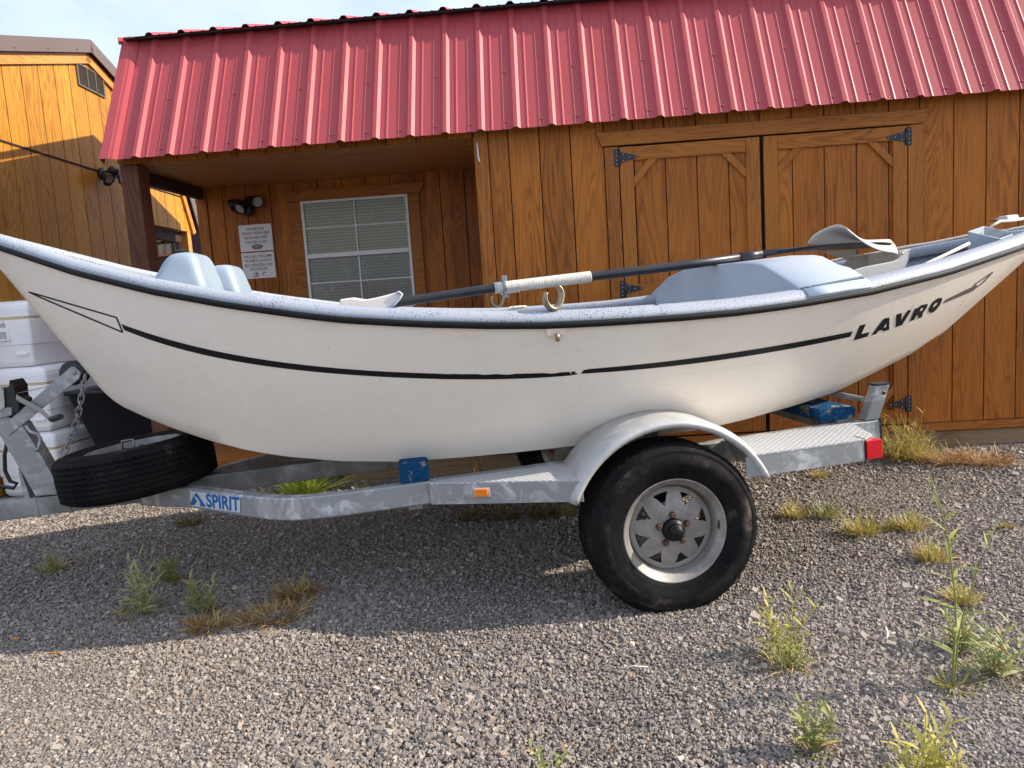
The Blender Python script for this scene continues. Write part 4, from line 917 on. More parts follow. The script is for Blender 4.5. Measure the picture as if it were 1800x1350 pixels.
def sticker():
    # brand decal on the slanting part of the near rail
    a2 = np.array([-1.965, .765]); b2 = np.array([-1.715, .52]); d = (b2-a2)/np.linalg.norm(b2-a2); nn = np.array([d[1], -d[0]]) 
    if nn[1] > 0: nn = -nn
    def pl(x, y, o):
        # intersect pixel ray with the vertical plane of that rail side
        r_ = ray(x, y); r_l = TM@r_; c_l = TM@(CP-TO); nv = np.array([nn[0], nn[1], 0]); t_ = (nv[:2]@a2+o-nv@c_l)/(nv@r_l); return c_l+r_l*t_
    mb = MB(True); mb.add([pl(x, y, .0006) for x, y in ((334, 863), (422, 873.5), (422, 901), (334, 889))], [(0, 1, 2, 3)])
    root = mb.build('sticker', M_STK, trailer, fix=False)
    mb = MB(True)
    z = lambda X, Y: pl(320+X/15., 850+Y/15., .0012)
    for poly in ([(325, 262), (205, 560), (250, 572), (330, 560), (380, 500), (388, 455), (350, 395), (322, 350)], [(370, 225), (640, 620), (470, 600), (478, 540), (460, 470), (410, 390), (360, 350), (335, 330), (340, 290)]): mb.add([z(*p) for p in poly], [list(range(len(poly)))])
    vs, fs, sz = text_faces('SPIRIT', .035)
    TL, TRr, BL, BR = (612, 252), (1512, 360), (655, 628), (1520, 742)
    o = []
    for v in vs:
        u_, w_ = v[0]/sz[0], v[1]/sz[1]
        X = (1-u_)*((1-w_)*BL[0]+w_*TL[0])+u_*((1-w_)*BR[0]+w_*TRr[0]); Y = (1-u_)*((1-w_)*BL[1]+w_*TL[1])+u_*((1-w_)*BR[1]+w_*TRr[1]); o.append(z(X, Y))
    mb.add(o, fs, False); mb.build('lettering', M_BLUE, root, fix=False)
sticker()

# spare wheel lying on the tongue
def spare():
    ctr = on_n(243, 818, NC); ctr = l2w((ctr[0], NC, ctr[2]))
    # top face normal: up, tipped a little away and to the left
    ax0 = np.array([-.105, -.005, 1.]); ax0 /= np.linalg.norm(ax0)
    ex = np.cross([0, 1., 0], ax0); ex /= np.linalg.norm(ex)
    top = ctr+ax0*.096
    r = thing('spare_wheel', 'black spare wheel lying flat on the trailer tongue beneath the bow', 'wheel', ctr-ax0*.1)
    wheel_parts(top, -ax0, ex, r, hub=False, spare=True)
    mb = MB(); p = top+ax0*.0; 
    q = [p+np.array([-.035, -.03, -.03]), p+np.array([-.035, -.03, .03]), p+np.array([.02, -.03, .035]), p+np.array([.02, -.03, -.03])]; mb.tube(q, .005, 6); mb.build('mount_bolt', M_STEEL, r)
spare()
# ------------------------------------------------------------------ the boat
GPX = np.array([(-60, 416), (-43, 422), (0, 437), (133, 481), (267, 514), (400, 538), (533, 556), (600, 563.5), (733, 571), (867, 574), (967, 573.5), (1067, 568.5), (1200, 559.5), (1300, 550.5), (1400, 537), (1533, 514), (1667, 480), (1790, 438), (1850, 414), (1900, 392)])
SPX = np.array([(147, 640), (157, 657), (167, 673), (187, 693), (207, 709), (253, 730), (300, 750), (367, 773), (433, 791), (500, 802), (597, 810.5), (700, 811.5), (800, 805), (900, 796), (1017, 783), (1233, 755), (1300, 740), (1400, 712), (1467, 690), (1533, 657), (1600, 623), (1667, 577), (1720, 523)])
def fit_k(s, n, curve):
    lo, hi = -.5, 2.6
    f = lambda k: (lambda q: q[1]-np.interp(q[0], curve[:, 0], curve[:, 1]))(proj(l2w((s, n, k))))
    for _ in range(50):
        m_ = (lo+hi)/2
        if f(m_) > 0: lo = m_        # projected below the curve: raise it
        else: hi = m_
    return (lo+hi)/2
BM = .95
NU = 64
G, C = [], []
tip = on_n(-43, 422, NC-.012); stemb = on_n(158, 659, NC-.02)
ge = on_n(1850, 414, NC-.05); ce = on_n(1668, 565, NC-.15)
for i in range(NU+1):
    u = i/NU; u = .5*u+.5*(.5-.5*math.cos(math.pi*u)); s = tip[0]+(ge[0]-tip[0])*u; sm = .10
    if s < sm: t_ = (sm-s)/(sm-tip[0]); b = .012+(BM-.012)*(1-t_**2.15)
    else: t_ = (s-sm)/(ge[0]-sm); b = .05+(BM-.05)*(1-t_**2.2)
    G.append((s, b, fit_k(s, NC-b, GPX)))
    s = stemb[0]+(ce[0]-stemb[0])*u; sm = -.05; BC = .655
    if s < sm: t_ = (sm-s)/(sm-stemb[0]); b = .02+(BC-.02)*(1-t_**2.2)
    else: t_ = (s-sm)/(ce[0]-sm); b = .15+(BC-.15)*(1-t_**2.1)
    C.append((s, b, fit_k(s, NC-b, SPX)))
G[0] = (tip[0], .012, tip[2]); C[0] = (stemb[0], .02, stemb[2])
G, C = np.array(G), np.array(C)
boat = thing('drift_boat', 'white drift boat with grey speckled gunwale resting on the trailer', 'boat', mw=Matrix.Translation(Vector(TR((0, NC, .34)).tolist())) @ Matrix([[TM[j][i] for j in range(3)] for i in range(3)]).to_4x4())
NV = 10
# silhouette column past the stern edge
T2 = [on_n(x, y, NC-b) for x, y, b in ((1652, 590, .13), (1690, 556, .10), (1728, 514, .08), (1768, 465, .06), (1790, 438, .045), (1835, 418, .035))]
T2 = np.array([np.array([np.interp(v, np.linspace(0, 1, 6), [q[k] for q in T2]) for k in range(3)]) for v in np.linspace(0, 1, NV+1)])
def side_grid(far, off=0.):
    g = []
    for i in range(NU+1):
        col = []
        for j in range(NV+1):
            v = j/NV; s, b, k = C[i]*(1-v)+G[i]*v
            b += .022*math.sin(math.pi*v)*min(1, 6*min(i/NU, 1-i/NU)+.1)
            b = max(b-off, .003); col.append((s, NC-b if not far else NC+b, k))
        g.append(col)
    return g
def hull():
    mb = MB(True)
    for far in (False, True):
        g = side_grid(far)
        tcol = [(p[0], p[1] if not far else 2*NC-p[1], p[2]) for p in T2]
        g = g+[[(q[0], q[1], q[2]) for q in tcol]]
        n = NV+1; vs = [p for c_ in g for p in c_]; fs = []
        for i in range(len(g)-1):
            for j in range(NV): f_ = (i*n+j, (i+1)*n+j, (i+1)*n+j+1, i*n+j+1); fs.append(f_ if not far else f_[::-1])
        mb.add(vs, fs, True)
    # bottom
    N = NU+1; rows = []
    for w, dk in ((0., 0.), (.05, -.012), (.14, -.017), (.5, -.017), (.86, -.017), (.95, -.012), (1., 0.)):
        rows.append([(C[i][0], NC-C[i][1]+2*C[i][1]*w, C[i][2]+dk*min(1, C[i][1]/.15)) for i in range(N)])
    vs = [p for r_ in rows for p in r_]; fs = []
    for j in range(len(rows)-1):
        for i in range(NU): fs.append((j*N+i, (j+1)*N+i, (j+1)*N+i+1, j*N+i+1))
    mb.add(vs, fs, True)
    # stem and transom closures
    a = [(C[0]*(1-v)+G[0]*v) for v in np.linspace(0, 1, NV+1)]
    vs = [(p[0], NC-p[1]-(.022*math.sin(math.pi*i/NV)*.1), p[2]) for i, p in enumerate(a)]+[(p[0], NC+p[1]+(.022*math.sin(math.pi*i/NV)*.1), p[2]) for i, p in enumerate(a)]
    mb.add(vs, [(j, j+1, NV+2+j, NV+1+j) for j in range(NV)], True)
    vs = [tuple(p) for p in T2]+[(p[0], 2*NC-p[1], p[2]) for p in T2]; mb.add(vs, [(j, NV+1+j, NV+2+j, j+1) for j in range(NV)], False)
    b0 = C[NU]; t0 = T2[0]; mb.add([(b0[0], NC-b0[1], b0[2]), (t0[0], t0[1], t0[2]), (t0[0], 2*NC-t0[1], t0[2]), (b0[0], NC+b0[1], b0[2])], [(0, 1, 2, 3)], True)
    bm_o = mb.build('hull', M_HUL, boat, fix=False)
    me = bm_o.data; bm = bmesh.new(); bm.from_mesh(me); bmesh.ops.remove_doubles(bm, verts=bm.verts, dist=.0008); bmesh.ops.recalc_face_normals(bm, faces=bm.faces); bm.to_mesh(me); bm.free()
    me.polygons.foreach_set('use_smooth', [True]*len(me.polygons))
    mb2 = bm_o.modifiers.new('edge', 'EDGE_SPLIT'); mb2.split_angle = math.radians(38)
    return bm_o
hull_o = hull()
# liner: inner skin and floor
def liner():
    mb = MB(True)
    for far in (False, True):
        g = side_grid(far, .028); n = NV+1; vs = [p for c_ in g for p in c_]; fs = []
        for i in range(NU):
            for j in range(NV): f_ = (i*n+j, i*n+j+1, (i+1)*n+j+1, (i+1)*n+j); fs.append(f_)
        mb.add(vs, fs, True)
    N = NU+1; vs = [(C[i][0], NC-max(C[i][1]-.028, .003), C[i][2]+.03) for i in range(N)]+[(C[i][0], NC+max(C[i][1]-.028, .003), C[i][2]+.03) for i in range(N)]
    mb.add(vs, [(i, i+1, N+i+1, N+i) for i in range(NU)], True)
    e = side_grid(False, .028)[-1]; f = side_grid(True, .028)[-1]; mb.add(e+f, [(j, NV+1+j, NV+2+j, j+1) for j in range(NV)])
    mb.build('liner', M_LIN, boat, fix=False)
liner()
def Gd(i): a, b = G[max(i-1, 0)], G[min(i+1, NU)]; d = b-a; return d/np.linalg.norm(d)
CAPP = [(.002, .010), (.004, .020), (.000, .031), (-.012, .044), (-.028, .052), (-.050, .057), (-.080, .057), (-.093, .053), (-.098, .042), (-.096, .0), (-.03, -.004)]
def cap_ring(i, far, prof, extra=0.):
    s, b, k = G[i]; sc = min(1., b/.13)*1.
    tilt = 1.0
    return [(s, (NC-max(b+x*sc+(extra if x > -.05 else 0), .0)) if not far else (NC+max(b+x*sc+(extra if x > -.05 else 0), .0)), k+z+extra) for x, z in prof]
def gunwale():
    for far in (False, True):
        mb = MB(True); mb.loft([cap_ring(i, far, CAPP) for i in range(NU+1)]); mb.build('gunwale_cap', M_CAP, boat)
        mb = MB(True); P = [(.001, -.010), (.008, -.010), (.012, .0), (.011, .013), (.003, .015)]; mb.loft([[((G[i][0]), (NC-G[i][1]-x) if not far else (NC+G[i][1]+x), G[i][2]+z) for x, z in P] for i in range(NU+1)]); mb.build('rub_rail', M_RUB, boat)
    # bow and stern caps
    mb = MB(True); i = NU; s, b, k = G[i]; mb.prism([(s-.02, NC-b, k+.012), (s+.018, NC-b+.02, k+.014), (s+.018, NC+b-.02, k+.014), (s-.02, NC+b, k+.012)], (0, 0, .046)); mb.build('transom_cap', M_CAP, boat, bevel=.008)
gunwale()
# marks on the near side: stripe, dart outline, lettering, all laid on the gelcoat
HB = BVHTree.FromPolygons([tuple(l2w(p)) for c_ in side_grid(False)+[[tuple(q) for q in T2]] for p in c_], [(i*(NV+1)+j, (i+1)*(NV+1)+j, (i+1)*(NV+1)+j+1, i*(NV+1)+j+1) for i in range(NU+1) for j in range(NV)])
def on_hull(x, y, off=.0015):
    d = Vector(ray(x, y)).normalized(); h = HB.ray_cast(Vector(CP), d)
    if h[0] is None: 
        h = HB.find_nearest(Vector(at_y(x, y, 3.3)))
    nrm = h[1]; nrm = nrm if nrm.dot(d) < 0 else -nrm
    return np.array(h[0]+nrm*off)
from mathutils.geometry import tessellate_polygon
def decal(name, polys, m, strips=(), off=.0015):
    mb = MB()
    for poly in polys:
        tri = [[np.array(poly[i], float) for i in t_] for t_ in tessellate_polygon([[Vector((x, y, 0)) for x, y in poly]])]
        for _ in range(2):
            nx = []
            for p, q, r_ in tri:
                if max(np.linalg.norm(p-q), np.linalg.norm(q-r_), np.linalg.norm(r_-p)) < 5: nx.append([p, q, r_]); continue
                a_, b_, c_ = (p+q)/2, (q+r_)/2, (r_+p)/2; nx += [[p, a_, c_], [a_, q, b_], [c_, b_, r_], [a_, b_, c_]]
            tri = nx
        ids = {}; vs = []; fs = []
        for t_ in tri:
            f_ = []
            for p in t_:
                key = (round(p[0], 3), round(p[1], 3))
                if key not in ids: ids[key] = len(vs); vs.append(on_hull(p[0], p[1], off))
                f_.append(ids[key])
            fs.append(f_)
        mb.add(vs, fs, True)
    for top, bot in strips:
        T_, B_ = np.array(top, float), np.array(bot, float); x0, x1 = max(T_[0, 0], 0) if False else T_[0, 0], T_[-1, 0]; n = max(2, int((x1-x0)/8)); vs = []
        for i in range(n+1):
            t_ = i/n; xt = T_[0, 0]+(T_[-1, 0]-T_[0, 0])*t_; xb = B_[0, 0]+(B_[-1, 0]-B_[0, 0])*t_
            vs += [on_hull(xt, np.interp(xt, T_[:, 0], T_[:, 1])), on_hull(xb, np.interp(xb, B_[:, 0], B_[:, 1]))]
        mb.add(vs, [(2*i, 2*i+1, 2*i+3, 2*i+2) for i in range(n)], True)
    return mb.build(name, m, boat, fix=False)
rs = random.Random(12)
ST = np.array([(213, 569.5), (300, 597), (367, 614), (433, 627), (500, 638), (600, 647), (733, 655), (867, 657.5), (960, 655.5), (1003, 653)])
SB = np.array([(219, 580.5), (300, 607.5), (367, 625), (433, 638.5), (500, 648.5), (600, 656.5), (733, 664.5), (867, 666.5), (960, 663.5), (1005, 659)])
def chip(A, lo, hi, amp, seed):
    r_ = random.Random(seed); xs = np.arange(A[0, 0], A[-1, 0]+.1, 4.); out_ = []
    q = 0.
    for x in xs:
        y = np.interp(x, A[:, 0], A[:, 1]); q = q*.55+r_.random()*.6
        e = amp*max(0, q-.62)*8 if lo < x < hi else (amp*.4 if r_.random() < .015 else 0); out_.append((x, y+min(e, 5.5)))
    return np.array(out_)
TOP2 = np.array([(1035, 648.5), (1100, 641.5), (1200, 634), (1300, 617), (1400, 600), (1499, 583)]); BOT2 = np.array([(1022, 656.5), (1100, 650.5), (1200, 643), (1300, 627), (1400, 609.5), (1494, 592.5)])
pf = lambda A: np.stack([np.linspace(A[0, 0], A[-1, 0], 60), np.polyval(np.polyfit(A[:, 0]-600, A[:, 1], 4 if len(A) > 8 else 2), np.linspace(A[0, 0], A[-1, 0], 60)-600)], 1)
ST, SB, TOP2, BOT2 = pf(ST), pf(SB), pf(TOP2), pf(BOT2)
decal('stripe', [[(1004, 653), (1012, 652.5), (1010, 655), (1016, 656), (1012, 658), (1005, 659)], [(1026, 650), (1036, 648.6), (1030, 656), (1021, 656.6), (1023, 654)]], M_VINYL, [(chip(ST, 720, 980, .42, 3), SB), (TOP2, BOT2)])
z5 = lambda *P: [(1490+x/6.43, 500+y/6.43) for x, y in P]
decal('lettering', [z5((135, 462), (203, 447), (152, 560), (245, 537), (222, 587), (65, 632)),
    z5((405, 385), (470, 372), (467, 512), (392, 530), (395, 510), (345, 522), (318, 560), (268, 572)),
    z5((548, 340), (612, 320), (600, 410), (678, 290), (718, 288), (612, 458), (540, 480)),
    z5((755, 275), (790, 262), (832, 232), (905, 216), (892, 262), (850, 318), (835, 372), (792, 382), (796, 345), (772, 352), (750, 398), (702, 415)),
    z5((930, 315), (912, 300), (915, 275), (960, 195), (1015, 155), (1060, 148), (1068, 165), (1045, 225), (995, 290), (958, 318))], M_VINYL)
decal('lettering_counter', [z5((402, 488), (430, 475), (428, 440)), z5((808, 300), (835, 290), (850, 262), (826, 268)), z5((960, 260), (1000, 225), (1012, 205), (990, 208), (965, 235))], M_HUL, off=.0024)
decal('faded_stripe', [], M_VINB, [([(1662, 526.5), (1700, 508), (1718, 500)], [(1658, 533), (1700, 515.5), (1712, 510)])])
def outline(pts, w, name, m, close=True):
    polys = []
    for a, b in zip(pts, pts[1:]+([pts[0]] if close else [])):
        a, b = np.array(a, float), np.array(b, float); d = (b-a)/np.linalg.norm(b-a); q = np.array([-d[1], d[0]])*w/2; polys.append([tuple(a+q), tuple(b+q), tuple(b-q), tuple(a-q)])
    return decal(name, polys, m)
outline([(51, 513), (205, 558), (216, 584), (72, 523)], 2.6, 'dart_outline', M_VINYL)
outline([(1745, 478), (1727, 497), (1708, 511), (1714, 499)], 2.0, 'dart_outline', M_VINB)

# fittings
def boat_fittings():
    # oarlock plates under the rub rail and oarlocks
    for far in (False, True):
        mb = MB(True); c = on_n(982, 583, .02); s0 = c[0]; k0 = np.interp(s0, G[:, 0], G[:, 2]); b0 = np.interp(s0, G[:, 0], G[:, 1]); f = (lambda n_: n_) if not far else (lambda n_: 2*NC-n_)
        mb.prism([(s0-.04, f(NC-b0+.004), k0-.008), (s0+.04, f(NC-b0+.004), k0-.008), (s0+.035, f(NC-b0+.016), k0-.038), (s0-.035, f(NC-b0+.016), k0-.038)], (0, -.008 if not far else .008, 0)); p = mb.build('oarlock_plate', M_HUL, boat, bevel=.002)
        mb = MB(True); mb.tube([(s0, f(NC-b0-.004), k0-.058), (s0, f(NC-b0-.004), k0-.028)], .0085, 12); mb.build('oarlock_pin', M_BRZ, boat)
        mb = MB(True); sx_ = s0+.006 if not far else on_n(860, 531, 2*NC-.07)[0]
        base = np.array([s0+.008, f(NC-b0+.045), k0+.058]); rings = []; n_ = 22
        for i, a in enumerate(np.linspace(math.radians(148), math.radians(420), n_)):
            R_ = .037; e = .0155*(1-.40*abs(i/(n_-1)-.5)*2)+.002
            c_ = base+np.array([R_*math.cos(a)*.93, R_*math.cos(a)*.35*(1 if not far else -1), .045+R_*math.sin(a)*1.15+(.012 if math.cos(a) > 0 else 0)*math.cos(a)])
            rad = np.array([math.cos(a), .35*math.cos(a), math.sin(a)]); rad /= np.linalg.norm(rad); w = np.array([-.35, 1, 0])/1.06
            rings.append([c_+rad*e*.55*math.cos(q)+w*e*1.5*math.sin(q) for q in np.linspace(0, 2*math.pi, 10, False)])
        mb.loft(rings); mb.tube([base-np.array([0, 0, .02]), base+np.array([0, 0, .006])], .0085, 10); mb.build('oarlock', M_BRZ, boat)
    # two moulded seat backs near the bow
    for n0, n1, nm in ((.50, .88, 0), (1.10, 1.48, 1)):
        mb = MB(True); rings = []; sb0, sb1 = -1.985, -1.69; kb = 1.015
        for t_, in1, sA, sB, k in ((0, 0.05, sb0+.05, sb1-.03, kb), (.3, .012, sb0+.04, sb1-.005, kb+.09), (.6, .03, sb0+.085, sb1-.022, kb+.16), (.8, .04, sb0+.115, sb1-.032, kb+.212), (.92, .052, sb0+.14, sb1-.044, kb+.243), (.98, .075, sb0+.165, sb1-.062, kb+.252), (1., .11, sb0+.19, sb1-.08, kb+.253)):
            P = rrect((sA+sB)/2, (n0+n1)/2, (sB-sA)/2, (n1-n0)/2-in1, min(.035+.01*t_, (sB-sA)/2*.95), 4); rings.append([(a, b, k-.02*nm*t_+.10*(a+1.77)*t_*-.15) for a, b in P])
        mb.loft(rings); o_ = mb.build('seat_back', M_POD, boat); q_ = o_.modifiers.new('sub', 'SUBSURF'); q_.levels = 2; q_.render_levels = 2
        mb = MB(True); mb.prism([(sb0+.2, n0+.14, kb+.2525-.02*nm), (sb1-.085, n0+.14, kb+.2525-.02*nm), (sb1-.085, n1-.14, kb+.2525-.02*nm), (sb0+.2, n1-.14, kb+.2525-.02*nm)], (0, 0, .006)); mb.tube([(sb0+.2, n0+.12, kb+.262-.02*nm), (sb1-.13, n0+.13, kb+.262-.02*nm)], .008, 8) if nm == 0 else None; mb.build('hinge_plate', M_BLK, boat)
    # bulkhead deck: an arch across the boat
    s0 = on_n(1406, 506, .10)[0]
    px = [(1127, 530), (1131, 530), (1146, 514), (1174, 486.6), (1205.6, 472), (1244, 467), (1287, 462), (1325, 461.5), (1339, 464), (1363, 478), (1385, 492), (1406, 505.7), (1414, 515)]
    P = [on_s(x, y, s0) for x, y in px]; P = [(p[1], p[2]) for p in P]
    P[0] = (2*NC-.06, P[0][1]); P[-1] = (.13, P[-1][1])
    n_ = len(P); nl = np.array([p[0] for p in P]); kl = np.array([p[1] for p in P])
    bw = lambda s_: np.interp(s_, G[:, 0], G[:, 1])
    def sec(ds, inset=0., dk=0.): return [(s0+ds, NC+(a-NC)*bw(s0+ds)/bw(s0), b-inset+dk*max(0, min(1, (b-.84)/.12))+(.5*ds*.12 if abs(a-NC) > .7 else 0)) for a, b in P]
    Ld = .30
    mb = MB(True); front = sec(0, .006); A = sec(.006); B = sec(Ld, 0, .006); Cc = sec(Ld+.012, .010, .006)
    low = [(s0+.004, NC+(a-NC)*.80, .66+0*b) for a, b in P]
    N = n_
    vs = front+A+B+Cc+low; fs = [(i, i+1, N+i+1, N+i) for i in range(N-1)]+[(N+i, N+i+1, 2*N+i+1, 2*N+i) for i in range(N-1)]+[(2*N+i, 2*N+i+1, 3*N+i+1, 3*N+i) for i in range(N-1)]+[(4*N+i, 4*N+i+1, i+1, i) for i in range(N-1)]
    mb.add(vs, fs, True); o = mb.build('bulkhead_deck', M_GRY, boat); e_ = o.modifiers.new('e', 'EDGE_SPLIT'); e_.split_angle = math.radians(45)
    for far in (False, True):
        i0 = int(np.argmin(abs(G[:, 0]-s0-.004))); i1 = int(np.argmin(abs(G[:, 0]-(s0+Ld)))); mb = MB(True)
        prf = CAPP[1:9]; rr_ = []
        for i in range(i0, i1+1): rr_.append(cap_ring(i, far, [(x+.0045 if x > -.05 else x-.03, z+.0045) for x, z in prf])+cap_ring(i, far, [(x+.0015 if x > -.05 else x-.03, z+.001) for x, z in prf[::-1]]))
        mb.loft(rr_); mb.build('deck_flange', M_GRY, boat)
        q = cap_ring(i0, far, [(-.045, .0625)])[0]; mb = MB(True); mb.lathe([(0, .003), (.006, .0025), (.008, 0)], (q[0]+.03, q[1], q[2]), (0, 0, 1), (1, 0, 0), 10); mb.build('screw', M_STEEL, boat)
    # folded tan seat behind the deck
    def loft_px(rows): pass
    seat_n, seat_f = .74, 1.16
    NLc, NRc = on_n(1486, 398, seat_n), on_n(1579, 445, seat_n); FLc, FRc = on_n(1420, 426, seat_f), on_n(1560, 424, seat_f)
    mb = MB(True); rings = []
    for t_ in np.linspace(0, 1, 14):
        a = NLc*(1-t_)+NRc*t_; b = FLc*(1-t_)+FRc*t_; a = a.copy(); b = b.copy()
        dip = .030*math.sin(math.pi*min(1, t_*1.05))
        a[2] -= dip; b[2] -= dip*.4; a[2] += .02*math.exp(-((t_-.0)/.12)**2)*0
        row = []
        for w in np.linspace(0, 1, 13):
            p = a*(1-w)+b*w; arch = (1-abs(2*w-1)**3.2); p[2] += .034*arch*(1-.2*t_); row.append(p)
        rings.append(row+[p-np.array([0, 0, .009]) for p in row[::-1]])
    mb.loft(rings); mb.build('folding_seat_back', M_SEAT, boat)
    Q = [(1487, 489), (1494, 481), (1504, 474), (1520, 469), (1570, 459.5), (1580, 455), (1586, 448), (1588, 441), (1600, 437.5), (1598, 455), (1590, 474), (1586, 500), (1490, 505)]
    near = [on_n(x, y, seat_n-.02) for x, y in Q]; mb = MB(True); mb.prism(near, (0, .012, 0)); mb.prism([p+np.array([0, .45, 0]) for p in near], (0, .012, 0))
    R_ = [p for p in near[8:11]]; mb.prism([R_[0], R_[1], R_[2], R_[2]+np.array([-.012, 0, 0]), R_[1]+np.array([-.012, 0, 0]), R_[0]+np.array([-.012, 0, 0])], (0, .46, 0))
    fl = near[11]; mb.box((near[12][0], seat_n-.01, near[2][2]-.055), (near[10][0], seat_n+.44, near[2][2]-.045)); st_ = mb.build('folding_seat', M_SEAT, boat, bevel=.003)
    mb = MB(True); mb.prism([on_n(x, y, 1.02) for x, y in ((1448, 443), (1507, 438), (1503, 452), (1501, 457), (1497, 459.5), (1491, 456), (1470, 450))], (0, .012, 0)); mb.prism([on_n(x, y, 1.03) for x, y in ((1461, 470), (1486, 463), (1490, 456), (1503, 450), (1530, 446), (1532, 466), (1500, 476), (1478, 480))], (0, .012, 0)); hb = mb.build('seat_bracket', plastic('grey_seat_bracket', (.50, .47, .43), .45), boat, bevel=.002)
    mb = MB(True)
    for x, y, n in ((1497, 455.5, 1.018), (1586, 445.5, seat_n-.022), (1532, 457, 1.02)): mb.lathe([(0, -.004), (.005, -.003), (.0065, 0)], on_n(x, y, n), (0, 1, 0), (1, 0, 0), 10)
    mb.build('seat_bolts', M_STEEL, boat)
    # cream folding seat seen over the gunwale amidships
    n1 = .60; mb = MB(True); top = [(597, 527), (606, 525.5), (619, 524), (630, 526), (641, 527.5), (660, 524), (680, 519), (698, 514), (703, 513.5), (706, 516), (702, 524), (693, 534), (686, 541)]
    p = [on_n(x, y, n1) for x, y in top]; bot = [p[-1]+np.array([0, 0, -.08]), p[0]+np.array([0, 0, -.13])]
    rings = []
    for w in np.linspace(0, 1, 7):
        lift = .004*math.sin(math.pi*w); rings.append([q+np.array([0, .34*w, lift]) for q in p+bot])
    mb.loft(rings, smooth=False); mb.build('folding_seat', M_CREAM, boat, bevel=.004)
    mb = MB(True); e = [on_n(x, y, n1-.004) for x, y in ((697, 515), (702, 513.8), (706.5, 517), (702, 525), (693, 535), (686, 542))]; mb.tube(e, .0062, 8); mb.build('seat_rim', M_GRY, boat)
    # open grey box near the stern and lines
    n2 = .74; a = on_n(1704, 411, n2); 
    def bx():
        FL, BL_, BR_, FR_ = on_n(1702, 407, .90), on_n(1729, 397.5, 1.07), on_n(1786, 409, 1.07), on_n(1759, 420, .90)
        return FL, BL_, BR_, FR_
    FL, BL_, BR_, FR_ = bx(); mb = MB(True); 
    c4 = [FL, FR_, BR_, BL_]; cen = sum(c4)/4
    inn = [p+(cen-p)/np.linalg.norm(cen-p)*.008 for p in c4]; D = np.array([0, .03, -.15]); tp = lambda p: p+D+(cen-p)*.12
    mb.add(c4+inn+[tp(p) for p in c4]+[tp(p)+np.array([0, 0, .008]) for p in inn], [(i, (i+1) % 4, 4+(i+1) % 4, 4+i) for i in range(4)]+[(8+i, 8+(i+1) % 4, (i+1) % 4, i) for i in range(4)]+[(4+i, 4+(i+1) % 4, 12+(i+1) % 4, 12+i) for i in range(4)]+[(8, 9, 10, 11), (12, 13, 14, 15)], False); mb.build('storage_box', M_BOX, boat)
    mb = MB(True); mb.tube([on_n(x, y, n) for x, y, n in ((1600, 476, .5), (1620, 468, .56), (1660, 449, .66), (1703, 428, .74))], .0085, 8); mb.build('anchor_rope', M_ROPE, boat); mb = MB(True); mb.tube([on_n(x, y, n) for x, y, n in ((1742, 398.5, .95), (1758, 389, 1.02), (1775, 388.5, 1.06), (1800, 384, 1.08))], .008, 8); mb.build('anchor_rope', M_ROPE, boat)
    mb = MB(True); f = []
    for s_ in np.linspace(1.25, ge[0]+.02, 18): b_ = np.interp(s_, G[:, 0], G[:, 1]); f.append((s_, NC+b_-.05+.004*math.sin(s_*14), np.interp(s_, G[:, 0], G[:, 2])+.066+.003*math.sin(s_*23)))
    mb.tube(f, .0075, 8); mb.build('bow_line', M_ROPE, boat)
    # anchor line cleat
    c = on_n(1770, 384, NC+.20); mb = MB(True); mb.loft([[(c[0]+a, c[1]+b, c[2]+k) for b, k in ((-.04, -.014), (-.03, .016), (.03, .016), (.04, -.014))] for a in (-.03, .0, .045)], smooth=False); mb.build('cleat', M_WHT, boat, bevel=.006)
    mb = MB(True); mb.prism([(c[0]-.09, c[1]-.03, c[2]-.004), (c[0]-.03, c[1]-.035, c[2]-.012), (c[0]-.03, c[1]-.035, c[2]+.01), (c[0]-.09, c[1]-.03, c[2]+.002)], (0, .06, 0)); mb.build('cleat_guard', M_STEEL, boat)
    # coil of rope
    mb = MB(True); cc = on_n(913, 543, 1.55)
    for j in range(3): mb.tube([cc+np.array([-.03+j*.02+.03*math.cos(q), .03*math.sin(q)*2, .012*abs(math.sin(q))]) for q in np.linspace(0, 5.5, 14)], .007, 6)
    mb.build('rope_coil', M_ROPE, boat)
    mb = MB(True)
    for x, y in ((1155, 536),): c_ = on_n(x, y, .08); s_ = c_[0]; mb.lathe([(0, .002), (.009, .0015), (.010, 0)], (s_, NC-np.interp(s_, G[:, 0], G[:, 1])+.045, np.interp(s_, G[:, 0], G[:, 2])+.057), (0, 0, 1), (1, 0, 0), 14)
    mb.build('drain_fitting', M_BRZ, boat)
boat_fittings()

